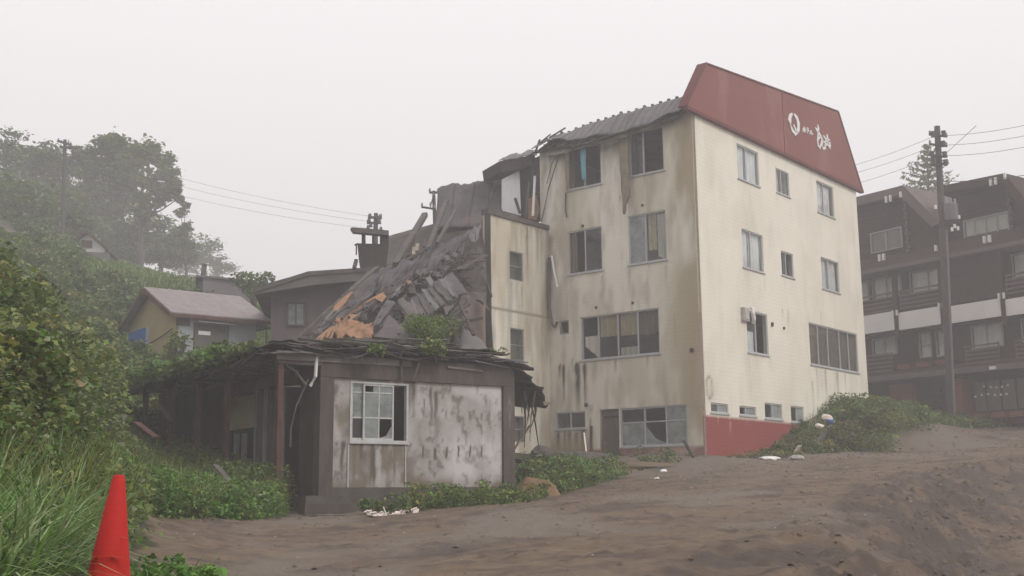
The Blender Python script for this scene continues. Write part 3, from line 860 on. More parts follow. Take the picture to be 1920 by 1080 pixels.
# ------------------------------------------------------------------ hotel roof over the shaded front: torn standing-seam panels
NP = 19
for i in range(NP):
    ua = 6.85*i/NP + .24; ub = 6.85*(i+1)/NP + .238
    if i == NP-1: ub += .05
    def rp(u, k):
        w = (vn(u*1.3, u*0, 5)-.5)*.16
        if k == 0:    # ragged eave, in front of the wall
            return FA.p(u, .40+w, 13.58+w*1.2+.10*math.sin(u*1.1+1.5)+(.12 if u > 5.6 else 0))
        return FA.p(u, -.55, 14.66-.035*u-.05*max(u-4.5, 0)+(vn(u*2, u*0, 7)-.5)*.12)
    ps = sheet('roof_panel', [rp(ua, 0), rp(ub, 0), rp(ub, 1), rp(ua, 1)], M['roofmetal'], hotel, nx=3, ny=8, amp=.035, thick=.02, ragged=.05, seed=i)
    sm = MB(); a = rp(ub, 0); b = rp(ub, 1); nn = Vector((0, 0, 1))
    sm.box(a-FA.u*.01, b-a, FA.u*.02, nn*.03); sm.box(b-FA.u*.05-FA.n*.05, -FA.n*.1+nn*-.01, FA.u*.10, nn*.12)
    sm.build('seam', M['roofmetal'], ps)
    if i % 2 == 0:
        board('rafter', FA.p(ua+.2, .30, 13.50+.05*vn(i, 0, 3)), FA.p(ua+.2, -.9, 14.35), .07, .1, M['darkwood'], hotel)
m = MB(); m.prism([FA.p(.25, -.5, 13.72), FA.p(7.0, -.5, 13.72), FA.p(7.0, -.5, 14.2), FA.p(4.5, -.5, 14.38), FA.p(.25, -.5, 14.58)], -FA.n*.1); m.build('roof_upstand', M['darkwood'], hotel)
m = MB(); m.prism([FA.p(.25, -.24, 13.765), FA.p(7.0, -.24, 13.765), FA.p(7.0, -.24, 13.98), FA.p(.25, -.24, 14.25)], -FA.n*.06); m.build('wall_plate', M['darkwood'], hotel)
# flat deck behind the torn eave
mb = MB(); pl, ex = footp(13.62, 13.72, .24); mb.prism(pl, ex); mb.build('roof_deck', M['concrete2'], hotel)
# splintered soffit pieces under the eave
for i, (u0, u1, z0, z1, n0, n1) in enumerate([(.3, 2.0, 13.55, 13.7, .03, .38), (1.7, 3.4, 13.50, 13.62, .03, .45), (3.2, 4.9, 13.42, 13.52, .02, .5), (4.6, 6.1, 13.5, 13.60, .02, .42), (5.9, 7.1, 13.5, 13.66, .02, .4), (2.6, 5.2, 13.2, 13.36, .24, .5)]):
    sheet('soffit_board', [FA.p(u0, n0, z0+.12), FA.p(u1, n0, z0+.1), FA.p(u1, n1, z1-.16), FA.p(u0, n1, z0)], M['greywood'] if i in (2, 5) else M['darkwood'], hotel, amp=.06, thick=.025, ragged=.12, seed=40+i)
# the torn soffit shows pale insulation and brown board
sheet('torn_soffit', [FA.p(5.3, .10, 13.6), FA.p(6.6, .12, 13.65), FA.p(6.5, .30, 13.25), FA.p(5.4, .32, 13.2)], M['insul'], hotel, amp=.08, ragged=.2, seed=51)
# hanging strips
sheet('hanging_render_strip', [FA.p(3.05, .16, 13.6), FA.p(2.62, .20, 13.6), FA.p(2.58, .24, 10.95), FA.p(2.86, .22, 10.45)], M['insul'], hotel, nx=5, ny=24, amp=.06, thick=.12, ragged=.07, seed=3)
sheet('hanging_blue_sheet', [FA.p(4.82, .3, 13.45), FA.p(4.52, .3, 13.45), FA.p(4.62, .22, 11.95), FA.p(4.80, .22, 12.0)], M['blue'], hotel, nx=4, ny=12, amp=.04, thick=.012, ragged=.03, seed=5)
sheet('hanging_board', [FA.p(5.66, .09, 13.3), FA.p(5.48, .09, 13.3), FA.p(5.46, .12, 11.9), FA.p(5.62, .12, 11.75)], M['insul'], hotel, nx=3, ny=10, amp=.03, thick=.04, ragged=.05, seed=6)
cb = MB(); cb.tube([FA.p(5.75, .3, 13.3), FA.p(6.1, .22, 12.7), FA.p(6.5, .12, 12.0), FA.p(6.75, .1, 11.2), FA.p(6.9, .12, 10.7)], .025, 5); cb.tube([FA.p(5.9, .2, 13.4), FA.p(6.3, .14, 13.0), FA.p(6.6, .1, 12.2)], .018, 5)
cb.tube([FA.p(5.72, .05, 11.7), FA.p(5.74, .06, 11.0), FA.p(5.68, .07, 10.7)], .03, 5)
cb.build('loose_cable', M['poledark'], hotel)

# broken floor left hanging behind the wing wall
D = lambda x, y, Y=46.0: P(x, y, Y)
bk = Vector((-.5, 1.0, 0))
mb = MB(); mb.prism([D(937, 302), D(962, 297), D(1002, 290), D(1008, 306), D(975, 318), D(940, 322)], bk*1.5); mb.build('broken_roof_beam', M['darkwood'], hotel)
sheet('roof_sheet', [D(938, 301, 45.9), D(1003, 288, 45.9), D(1000, 281, 47), D(945, 292, 47)], M['roofmetal'], hotel, amp=.12, ragged=.15, seed=61)
mb = MB(); mb.prism([D(945, 334, 46.3), D(974, 320, 46.3), D(977, 404, 46.3), D(945, 396, 46.3)], bk*.2); mb.build('wall_stub', M['curtw'], hotel)
mb = MB(); mb.prism([D(974, 316, 46.6), D(1012, 292, 46.6), D(1014, 415, 46.6), D(974, 410, 46.6)], bk*.2)
mb.prism([D(998, 300, 45.6), D(1011, 292, 45.6), D(1012, 372, 45.6), D(1003, 360, 45.6)], bk*.15); mb.build('broken_inner_wall', M['darkwood'], hotel)
mb = MB(); mb.prism([D(993, 372, 45.4), D(1006, 366, 45.4), D(1012, 392, 45.4), D(1006, 412, 45.4), D(992, 410, 45.4)], bk*.1); mb.build('orange_board', M['orange'], hotel)
board('splinter', D(966, 372, 45.3), D(975, 400, 45.2), .12, .08, M['darkwood'], hotel); board('splinter', D(992, 340, 45.3), D(985, 408, 45.2), .06, .06, M['greywood'], hotel)
board('splinter', D(1003, 330, 45.2), D(999, 405, 45.1), .07, .07, M['curtw'], hotel); board('splinter', D(1011, 300, 45.1), D(1007, 330, 45.1), .1, .06, M['darkwood'], hotel)
for x0, y0, x1, y1 in ((1004, 285, 1012, 262), (1012, 268, 1032, 252), (1030, 258, 1060, 240), (985, 297, 1003, 285)):
    board('splinter', D(x0, y0, 45.4), D(x1, y1, 45.5), .10, .05, M['darkwood'], hotel)

# ------------------------------------------------------------------ collapsed wing: its roof has slid down towards the annex
YD = lambda py: 33.0 + (652-py)*.038
Q = lambda px, py, off=0.0: P(px, py, YD(py)+off)
heap = empty('collapsed_roof', tuple(Q(720, 655)), 'heap of slid grey roof sheets, boards and beams between annex and hotel', 'collapsed roof')
# core of the heap
prof = [(545, 650), (600, 596), (640, 556), (690, 520), (735, 498), (800, 466), (850, 442), (885, 428), (905, 440), (912, 470), (914, 560)]
HV, n1, n2 = [], 60, 26
pxs = np.linspace(548, 912, n1); top = np.interp(pxs, [a for a, b in prof], [b for a, b in prof])
for j in range(n2):
    for i in range(n1):
        f = j/(n2-1); py = top[i]*(1-f)+690*f + 4
        o = .75+1.0*(fbm(pxs[i:i+1]/40, np.array([py/30]), 91)[0]-.5)*1.6+.25*(vn(pxs[i:i+1]/9, np.array([py/9]), 92)[0])
        HV.append(tuple(P(pxs[i], py, YD(py)+o)))
ii = np.arange(n1*n2).reshape(n2, n1)
HF = np.stack([ii[:-1, :-1], ii[1:, :-1], ii[1:, 1:], ii[:-1, 1:]], -1)
PYC = top[None, :]*(1-np.linspace(0, 1, n2))[:, None]+690*np.linspace(0, 1, n2)[:, None]
keepm = ~((pxs[None, :-1] > 862) & (PYC[:-1, :-1] > 556) & (PYC[:-1, :-1] < 640+(pxs[None, :-1]-862)*.2))
HF = HF[keepm]
core = np_mesh('rubble', np.array(HV), HF, pmat('rubble_mix', (.085, .07, .065), var=.5, scale=2.2, bump=.8, bscale=14, blotch=((.14, .12, .12), 3, .58)), heap)
core['kind'] = 'stuff'

def qs(name, pts, mat, off=0.0, **k):
    pts = [Q(p[0], p[1], off+(p[2] if len(p) > 2 else 0)) for p in pts]
    return sheet(name, pts, M[mat] if isinstance(mat, str) else mat, heap, **k)
def qp(name, pts, mat, off=0.0, t=.05):
    pts = [Q(p[0], p[1], off+(p[2] if len(p) > 2 else 0)) for p in pts]
    m = MB(); m.prism(pts, Vector((0, .6, -.8))*t); return m.build(name, M[mat], heap)

# the big sliding roof plane in overlapping strips
strips = [((640, 604), (700, 553), (735, 502), (676, 524)), ((690, 574), (742, 540), (792, 478), (728, 500)), ((737, 545), (790, 514), (835, 458), (786, 479)), ((784, 516), (834, 510), (880, 436), (828, 460))]
for i, c in enumerate(strips):
    qs('roof_sheet', [c[0], c[1], c[2], c[3]], 'roofsheet', off=-.15-.10*i, nx=30, ny=20, amp=.24, thick=.04, ragged=.16, seed=i*5+1, ribs=4)
qs('roof_sheet', [(600, 640), (664, 585), (705, 540), (640, 578)], 'roofsheet', off=-.3, nx=16, ny=8, amp=.12, ragged=.10, seed=33, ribs=3)
qs('roof_sheet', [(556, 652), (612, 628), (672, 560), (615, 592)], 'roofmetal', off=-.2, nx=16, ny=8, amp=.16, ragged=.12, seed=35, ribs=3)
qs('roof_sheet', [(540, 651), (580, 648), (632, 585), (600, 592)], 'darkwood', off=-.3, amp=.12, ragged=.15, seed=36)
qs('roof_sheet', [(866, 446), (892, 452), (906, 418), (884, 428)], 'roofmetal', off=.1, amp=.2, ragged=.2, seed=37)
qs('roof_sheet', [(610, 640), (650, 612), (680, 585), (640, 600)], 'roofmetal', off=-.45, amp=.12, ragged=.15, seed=38)
# layered dark edge of the slide
for i in range(9):
    a = i/8; x0 = 545+a*110; y0 = 650-a*105
    board('edge_board', Q(x0, y0, -.25), Q(x0+52, y0-46+R.uniform(-4, 4), -.1), .16, .05, M['darkwood'] if i % 2 else M['greywood'], heap, roll=R.uniform(-.4, .4))
# torn orange underlay
qp('orange_sheet', [(590, 637), (612, 618), (640, 601), (655, 588), (672, 590), (648, 606), (634, 624), (612, 642)], 'orange', -.62)
qp('orange_sheet', [(655, 588), (690, 563), (718, 547), (724, 555), (716, 566), (702, 559), (680, 570), (662, 584)], 'orange', -.7)
qs('orange_board', [(632, 634), (692, 640), (700, 614), (634, 601)], 'orange', off=-.85, nx=22, ny=14, amp=.22, ragged=.16, seed=44, thick=.06)
qp('orange_board', [(628, 572), (640, 560), (655, 550), (662, 545), (650, 566), (632, 582), (622, 584)], 'orange', -.35)
qp('orange_board', [(692, 616), (700, 610), (699, 624), (692, 630)], 'orange', -.9)
for a in ((600, 640, 612, 622), (606, 644, 622, 618), (618, 640, 628, 616), (650, 618, 668, 608)):
    board('splinter', Q(a[0], a[1], -.8), Q(a[2], a[3], -.8), .05, .04, M['orange'], heap)
# the dark hollow's lip and the grey boards to its right
qs('roof_sheet', [(696, 612), (712, 606), (742, 566), (726, 560)], 'roofsheet', off=-.5, amp=.06, ragged=.08, seed=45)
qs('roof_sheet', [(700, 636), (790, 650), (778, 606), (726, 592)], 'roofsheet', off=-.55, nx=14, ny=10, amp=.15, ragged=.12, seed=46)
qs('roof_sheet', [(722, 560), (746, 553), (752, 538), (728, 545)], 'roofmetal', off=-.55, amp=.05, ragged=.1, seed=47)
# fanned-out shingles
for i in range(8):
    x = 752+i*10.5; y = 578-i*6.5
    jx, jy = R.uniform(-3, 3), R.uniform(-4, 4); qs('shingle', [(x+16+i+jx, y+36-i*1.2+jy), (x+28+i+jx, y+28-i*1.2-jy), (x+9-jx, y-10-i*.6+jy), (x-3, y-3-i*.6)], ('roofsheet', 'roofmetal', 'greywood')[i % 3], off=-.75-.05*i-R.uniform(0, .2), nx=8, ny=9, amp=.09, ragged=.16, seed=60+i, thick=.035)
qs('broad_board', [(744, 565), (756, 559), (800, 610), (784, 622)], 'greywood', off=-.95, nx=5, ny=8, amp=.03, ragged=.03, seed=71)
qs('broad_board', [(828, 528), (845, 560), (878, 547), (848, 510)], 'roofsheet', off=-.9, nx=6, ny=6, amp=.07, ragged=.08, seed=72)
qs('broad_board', [(820, 548), (836, 590), (852, 572), (838, 540)], 'greywood', off=-.85, nx=6, ny=6, amp=.06, ragged=.08, seed=73)
qs('broad_board', [(798, 522), (812, 550), (824, 545), (806, 516)], 'roofmetal', off=-.9, nx=5, ny=5, amp=.03, ragged=.08, seed=74)
qs('broad_board', [(786, 640), (842, 640), (856, 575), (812, 585)], 'roofsheet', off=-.35, nx=10, ny=8, amp=.15, ragged=.12, seed=75)
qs('broad_board', [(838, 600), (866, 640), (862, 575), (842, 580)], 'darkwood', off=-.4, nx=8, ny=8, amp=.15, ragged=.15, seed=76)
qs('broad_board', [(856, 512), (884, 538), (906, 500), (880, 470)], 'darkwood', off=-.2, nx=8, ny=8, amp=.2, ragged=.15, seed=77)
qs('broad_board', [(860, 660), (925, 668), (905, 640), (868, 612)], 'roofmetal', off=-.3, nx=8, ny=5, amp=.05, ragged=.08, seed=78)
for i in range(120):
    x = R.uniform(700, 870); y = R.uniform(560 if x < 800 else 470, 640); an = R.uniform(-.3, 1.4); l = R.uniform(12, 40)
    board('splinter', Q(x, y, R.uniform(-.6, .0)), Q(x+math.cos(an)*l, y-math.sin(an)*l, R.uniform(-.6, .1)), R.uniform(.04, .10), .04, M[('darkwood', 'greywood', 'darkwood')[i % 3]], heap, roll=R.uniform(0, 3))
for i in range(60):
    a = R.uniform(0, 1); x = 560+a*300; y = 640-a*180+R.uniform(-8, 25); l = R.uniform(14, 30)
    board('splinter', Q(x, y, -.5), Q(x+l*.8, y-l*.6, -.5), R.uniform(.04, .10), .03, M['roofsheet' if i % 2 else 'darkwood'], heap, roll=R.uniform(0, 3))
for i in range(44):
    a = R.uniform(0, 1); x = 570+a*300; y = 636-a*175+R.uniform(-4, 50*(1-a)+30*a); s_ = R.uniform(4, 11); r1 = R.uniform(0, 6.28)
    c4 = [(x+s_*math.cos(r1+k*1.57)*R.uniform(.5, 1.2), y+s_*math.sin(r1+k*1.57)*R.uniform(.4, 1)) for k in range(4)]
    qs('torn_scrap', c4, ('roofsheet', 'darkwood', 'roofsheet', 'darkwood', 'orange', 'roofsheet', 'greywood')[i % 7], off=R.uniform(-.9, -.35), nx=4, ny=4, amp=.08, ragged=.2, seed=200+i, thick=.02)
for i in range(46):
    a = R.uniform(0, 1); x = 640+a*260; y = 585-a*110+R.uniform(-14, 14); an = R.uniform(-.2, 2.2); l = R.uniform(8, 34)
    board('batten', Q(x, y, R.uniform(-.7, -.2)), Q(x+math.cos(an)*l, y-math.sin(an)*l, R.uniform(-.6, .1)), R.uniform(.025, .07), .03, M[('darkwood', 'greywood', 'darkwood', 'darkwood', 'rust')[i % 5]], heap, roll=R.uniform(0, 3))
# beams sticking up
for a, w, mt in (((748, 492, .2), (798, 401, 1.2), .17, 'darkwood'), )[0:0]:
    pass
for x0, y0, x1, y1, w, mt in ((742, 496, 797, 402, .20, 'greywood'), (757, 486, 778, 440, .12, 'darkwood'), (803, 466, 838, 376, .15, 'greywood'), (820, 456, 856, 391, .12, 'greywood'), (765, 480, 782, 458, .09, 'darkwood'), (664, 503, 668, 488, .12, 'darkwood')):
    board('beam', Q(x0, y0, -.1), Q(x1, y1, .1), w, w*.8, M[mt], heap)
board('beam', Q(856, 505, -.6), Q(914, 478, -.6), .09, .06, M['greywood'], heap); board('beam', Q(866, 505, -.6), Q(884, 492, -.6), .12, .06, M['greywood'], heap)
board('beam', Q(852, 606, -1.2), Q(904, 597, -1.2), .12, .08, M['darkwood'], heap); board('beam', Q(862, 568, -1.2), Q(888, 628, -1.2), .09, .06, M['darkwood'], heap)
board('beam', Q(842, 600, -1.2), Q(880, 570, -1.0), .10, .06, M['darkwood'], heap)
for x, y in ((781, 463), (788, 468), (796, 455), (800, 461), (775, 470)):
    board('splinter', Q(x, y+8, -.2), Q(x+2, y-6, -.1), .12, .05, M['insul' if x % 2 else 'darkwood'], heap)

# surviving parts of the collapsed wing
wing = empty('ruined_wing', tuple(P(870, 640, 41.5)), 'dark remains of the torn wing with pink plaster wall behind the fallen roof', 'ruined wing')
mb = MB(); mb.prism([P(866, 562, 42), P(896, 566, 42.2), P(914, 578, 42.3), P(919, 588, 42.3), P(918, 660, 42.3), P(900, 648, 42.2), P(884, 625, 42.1), P(870, 598, 42)], Vector((-.1, .15, 0))); mb.build('pink_wall', M['pinkwall'], wing)
mb = MB(); mb.prism([P(820, 440, 43.4), P(913, 425, 43.4), P(915, 700, 43.4), P(820, 690, 43.4)], Vector((-.1, .2, 0))); mb.build('inner_wall', M['concrete2'], wing)
board('post', P(914, 402, 41.9), P(917, 690, 41.9), .22, .3, M['darkwood'], wing)
board('post', P(916, 560, 41.6), P(921, 652, 41.6), .12, .1, M['darkwood'], wing, roll=.3)
board('orange_strip', P(908, 568, 41.6), P(919, 584, 41.6), .1, .05, M['orange'], wing)
board('hanging_board', P(912, 525, 41.6), P(921, 556, 41.3), .09, .05, M['darkwood'], wing)
for i in range(12):
    y = 452+i*9
    board('wall_batten', P(872+R.uniform(-8, 6), y+6, 43.2), P(912, y, 43.0), .08, .06, M['darkwood'], wing)
mr = empty('torn_metal_roof', tuple(P(815, 430, 45.6)), 'torn grey metal roof standing above the fallen beams left of the cream hotel', 'metal roof')
cs = [((816, 428), (846, 424), (853, 344), (822, 351)), ((842, 426), (880, 424), (890, 341), (852, 345)), ((876, 426), (912, 424), (925, 337), (889, 341)), ((908, 424), (947, 398), (947, 330), (924, 337))]
for i, c in enumerate(cs):
    p4 = [P(q[0], q[1], 45.2+(428-q[1])*.022+(q[0]-816)*.004) for q in c]
    sheet('roof_panel', p4, M['roofsheet'], mr, nx=6, ny=12, amp=.10, thick=.03, ragged=.03, seed=80+i, ribs=2)
mb = MB(); mb.prism([P(818, 432, 46.3), P(947, 400, 46.3), P(947, 345, 47.4), P(826, 358, 47.4)], Vector((0, 3, -.3))); mb.build('roof_frame', M['darkwood'], mr)
rh = empty('rear_hall_roof', tuple(P(700, 500, 47.5)), 'dark low rear hall roof sloping up behind the fallen beams', 'roof')
sheet('roof_sheet', [P(706, 505, 46.8), P(912, 478, 46.8), P(905, 396, 48.6), P(728, 442, 48.6)], M['concrete2'], rh, nx=24, ny=8, amp=.08, thick=.2, ragged=.015, seed=88)
mb = MB(); mb.prism([P(700, 545, 47.0), P(915, 545, 47.0), P(915, 478, 47.0), P(706, 503, 47.0)], Vector((-.2, 3, 0))); mb.build('wall', M['mauve'], rh)
rs = empty('rooftop_shelter', tuple(P(695, 505, 44.5)), 'dark open-sided rooftop shelter with flat slab roof above the mauve house', 'shelter')
def fbx(par, name, x0, y0, x1, y1, Y, d, mat):
    m = MB(); m.prism([P(x0, y0, Y), P(x1, y0, Y), P(x1, y1, Y), P(x0, y1, Y)], Vector((0, d, 0))); return m.build(name, M[mat], par)
mb = MB(); mb.prism([P(657, 428, 43.6), P(660, 426, 43.6), P(729, 432, 43.6), P(729, 441, 43.6), P(662, 435, 43.6)], Vector((-.05, .35, 0))); mb.build('roof_slab', M['greywood'], rs)
for x0, x1 in ((678, 684), (697.5, 701), (712, 728)):
    fbx(rs, 'post', x0, 434+(x0-678)*.1, x1, 460, 44, .25, 'darkwood')
mb = MB(); mb.prism([P(670, 456, 44.01), P(728, 458, 44.01), P(722, 506, 44.01), P(680, 506, 44.01), P(673, 490, 44.01)], Vector((-.1, 1.0, 0))); mb.build('wall', M['darkwood'], rs)
fbx(rs, 'patch', 687, 499, 701, 511, 43.4, .4, 'concrete'); board('bracket', P(665, 460, 44.1), P(671, 457, 44.1), .06, .06, M['darkwood'], rs)
board('pipe', P(668.5, 457, 44), P(668, 478, 44), .05, .05, M['greywood'], rs)

# ------------------------------------------------------------------ annex
AX = Fr((-4.2774, 26.0), 55, 145)
annex = empty('annex_house', (-4.2774, 26.0, 0), 'low grimy pink annex with white-framed window and collapsed weedy roof', 'house')
def stX(u, z):
    d = streaks(u, z, [(.60, 1.28, .05, 1.0, 1.2), (.90, 1.22, .07, 1.2, 1.3), (1.06, 1.22, .05, .8, 1.1), (1.38, 1.22, .075, 1.3, 1.4), (1.30, 1.1, .06, 1.2, 1.2), (1.62, 1.22, .05, .8, .7), (1.95, 1.22, .05, 1.1, 1.3), (2.1, 1.2, .05, 1.0, .6), (1.72, 1.22, .05, .35, .5),
        (2.42, 2.7, .07, .75, 1.0), (2.9, 2.6, .05, 1.2, 1.0), (3.03, 2.5, .06, 1.0, 1.0), (2.72, 2.3, .03, .5, .8), (3.05, 1.9, .12, .7, .6), (2.3, 2.6, .06, 1.0, .5), (2.5, 2.6, .05, .5, .5)], 33)
    # the rows of short cracks
    for k in range(6):
        cu = 2.68+k*.33
        for zc, ln in ((.98, .38), (1.9, .28)):
            w = .018+.02*vn(np.array([k*3.1]), np.array([zc]), 5)[0]
            g = np.exp(-((u-cu-(vn(z*9, z*0, k)-.5)*.05)/w)**2)*sstep(ln/2, ln/2-.1, np.abs(z-zc-.1*vn(np.array([k*1.7]), np.array([zc]), 8)[0]))
            d = np.maximum(d, g*(1.0 if zc < 1.5 else .6))
    d = np.maximum(d, .35*sstep(.5, .75, fbm(u*2.6, z*4.5, 93))*sstep(.75, .5, np.abs(z-.85)*2.4))
    d = np.maximum(d, .55*sstep(.50, .72, fbm(u*2.6, z*1.2, 94))*sstep(3.3, 2.2, u))
    d = np.maximum(d, .55*sstep(.55, .75, fbm(u*9, z*6, 95))*.8)
    o = np.clip(.6*sstep(.42, .7, fbm(u*1.5, z*.7, 96))*sstep(3.4, 2, u)+.7*sstep(.6, .2, z+.3*(fbm(u*2, z*0, 97)-.5))+.25, 0, 1)
    o = np.maximum(o, .8*sstep(1.25, 1.15, z)*sstep(2.15, 1.9, u)*sstep(.5, .8, u)*sstep(.35, .6, fbm(u*3.5, z*.4, 98)))
    pale = .75*sstep(2.9, 3.6, u)*sstep(.35, .65, fbm(u*1.1, z*1.1, 99))*sstep(.3, .7, z)+.35*sstep(.5, .7, fbm(u*3, z*2, 90))
    return np.stack([np.clip(d*1.3, 0, 1), o*(1-.7*pale), np.clip(pale, 0, 1)*np.clip(1-1.2*d, 0, 1)], 1)
WX = (.77, 2.28, 1.23, 2.60)
wall(AX, 'wall', .34, 4.93, .22, 2.66, [WX], M['annex'], annex, step=.035, thick=.15, stain=stX, reveal=.15, n0=-.07)
m = MB(); AX.box(m, 0, .335, -.3, .0, -.1, 2.66); m.build('pillar', M['concrete'], annex)
m = MB(); AX.box(m, 4.935, 5.27, -.3, .0, -.1, 2.66); m.build('pillar', M['concrete'], annex)
m = MB(); AX.box(m, 0, 5.27, -.3, .004, 2.664, 3.16); m.build('lintel_beam', M['concrete'], annex)
m = MB(); AX.box(m, .338, 4.932, -.3, -.02, .05, .216); m.build('sill_beam', M['concrete2'], annex)
m = MB(); AX.box(m, -.35, 5.35, -11, .12, -.9, .046); m.build('plinth', M['concrete2'], annex)
m = MB(); AX.box(m, .72, .76, -.068, -.045, .22, 1.2); m.build('rib', M['annex'], annex)
m = MB(); AX.box(m, 2.2, 2.23, -.068, -.05, .22, 1.2); m.build('rib', M['annex'], annex)
# side and rear walls
m = MB(); AX.box(m, 5.08, 5.26, -11, -.31, -.1, 3.1); m.build('wall', M['concrete2'], annex)
m = MB(); AX.box(m, 0, 5.07, -11, -10.8, -.1, 3.1); m.build('wall', M['concrete2'], annex)
m = MB(); AX.box(m, .02, .16, -11, -5.4, -.1, 3.1); AX.box(m, .02, .16, -5.4, -.305, 2.62, 3.1); AX.box(m, .02, .16, -1.1, -.305, -.1, 2.6); m.build('wall', M['darkwood'], annex)
m = MB(); AX.box(m, .2, 5.0, -6.2, -6.05, .05, 3.0); AX.box(m, 2.6, 2.7, -6.0, -2.5, .05, 3.0); m.build('partition', M['room'], annex)
# the white window: sashes slid left, the right third open
wf = MB()
u0, u1, z0, z1 = WX
A, B = -.17, -.05
for a, b in ((u0, u0+.05), (u1-.05, u1)): AX.box(wf, a, b, A, B, z0, z1)
AX.box(wf, u0+.05, u1-.05, A, B, z0, z0+.05); AX.box(wf, u0+.05, u1-.05, A, B, z1-.045, z1)
AX.box(wf, u0-.02, u1+.02, -.068, -.02, z0-.035, z0-.003)
ww = wf.build('window', M['frame'], annex)
def sash(a, b, dv, n):
    s_ = MB(); zz0, zz1 = z0+.052, z1-.047
    for q in (a, b-.04): AX.box(s_, q, q+.04, n-.02, n+.02, zz0, zz1)
    AX.box(s_, a+.04, b-.04, n-.02, n+.02, zz0, zz0+.045); AX.box(s_, a+.04, b-.04, n-.02, n+.02, zz1-.04, zz1)
    for q in dv: AX.box(s_, q-.014, q+.014, n-.015, n+.015, zz0+.046, zz1-.041)
    cz = [zz0+.045, z0+.555, z0+1.13, zz1-.04]
    for q in cz[1:3]:
        cu = [a+.04]+list(dv)+[b-.04]
        for i in range(len(cu)-1):
            AX.box(s_, cu[i]+(.0145 if i else 0), cu[i+1]-(.0145 if i < len(cu)-2 else 0), n-.014, n+.014, q-.016, q+.016)
    s_.build('sash', M['frame'], ww)
    return [a+.04]+list(dv)+[b-.04], cz
cu, cz = sash(u0+.052, u0+.40, (), -.13)
kinds = 'fff'
for j in range(3):
    g = MB(); AX.box(g, cu[0], cu[1], -.133, -.127, cz[j], cz[j+1]); g.build('pane', M['glass' if j < 1 else 'frost'], ww)
cu, cz = sash(u0+.34, u0+1.13, (u0+.745,), -.085)
for i in range(2):
    for j in range(3):
        g = MB()
        if j == 0 and i == 1:
            g.prism([AX.p(cu[1], -.085, cz[0]), AX.p(cu[2], -.085, cz[0]), AX.p(cu[2], -.085, cz[0]+.3), AX.p(cu[1]+.2, -.085, cz[0]+.06)], AX.n*.005)
        elif j == 2 and i == 0:
            AX.box(g, cu[0]+.22, cu[1], -.088, -.082, cz[j], cz[j+1])
        else:
            AX.box(g, cu[i], cu[i+1], -.088, -.082, cz[j], cz[j+1])
        g.build('pane', M['frost'], ww)
# left side: doors and boards along the porch
def side(name, t0, t1, z0, z1, mat, n0=-.06, n1=.0):
    m = MB(); AX.box(m, n0, n1, -t1, -t0, z0, z1); return m.build(name, M[mat], annex)
side('tan_board', 3.45, 5.15, 1.72, 2.52, 'curtt'); side('door_panel', 1.9, 2.75, .1, 2.55, 'greywood'); side('door_panel', 2.85, 3.3, .1, 2.55, 'mauveroof', -.1, -.03)
for t in (1.85, 2.78, 3.34, 4.1, 4.6):
    side('door_frame', t, t+.07, .1, 2.6 if t < 3.4 else 1.6, 'alud', -.12, .0)
side('wood_panel', 5.3, 7.2, .1, 2.6, 'darkwood'); side('transom', 1.2, 5.3, 2.62, 2.9, 'concrete2', -.1, .015)
# porch
for t, x0 in ((.0, -.99), (3.05, -.99), (5.0, -.99), (7.0, -.99), (9.2, -.99)):
    m = MB(); AX.box(m, x0, x0+.12, -t-.14, -t-.02, -.3, 3.0); m.build('porch_post', M['rust'], annex)
m = MB(); AX.box(m, -1.05, .0, -.16, .0, 2.90, 3.12); m.build('porch_beam', M['greywood'], annex)
m = MB(); m.prism([AX.p(-1.07, .01, 2.98), AX.p(2.3, .01, 3.0), AX.p(2.3, .01, 3.14), AX.p(-1.07, .01, 3.18)], AX.n*.04); m.build('fascia_board', M['stone2'], annex)
m = MB(); m.prism([AX.p(3.3, .012, 3.02), AX.p(4.3, .012, 2.98), AX.p(4.3, .012, 3.03), AX.p(3.3, .012, 3.07)], AX.n*.04); m.build('fascia_board', M['stone2'], annex)
m = MB(); AX.box(m, -1.05, -.9, -10.5, -.17, 2.98, 3.14); m.build('porch_beam', M['darkwood'], annex)
for t in (1.2, 2.4, 3.6, 4.8, 6.0, 7.2, 8.4):
    m = MB(); AX.box(m, -1.25, 0, -t-.05, -t+.05, 2.9, 2.99); m.build('rafter', M['darkwood'], annex)
m = MB(); AX.box(m, -.35, -.1, -9.8, -1.2, 2.9, 2.96); m.build('ceiling_board', M['greywood'], annex)
m = MB(); m.tube([AX.p(-.12, .03, 3.1), AX.p(-.14, .03, 2.65), AX.p(-.2, -.1, 2.45)], .04, 6); m.build('drain_pipe', M['white'], annex)
m = MB(); m.tube([AX.p(-.25, -.1, 2.6), AX.p(-.5, -.15, 2.0), AX.p(-.62, -.15, 1.5), AX.p(-.62, -.15, 1.1)], .02, 5); m.tube([AX.p(-.9, -.1, 2.95), AX.p(-.55, -.12, 2.75), AX.p(-.3, -.1, 2.45)], .03, 5); m.build('hanging_cable', M['greywood'], annex)

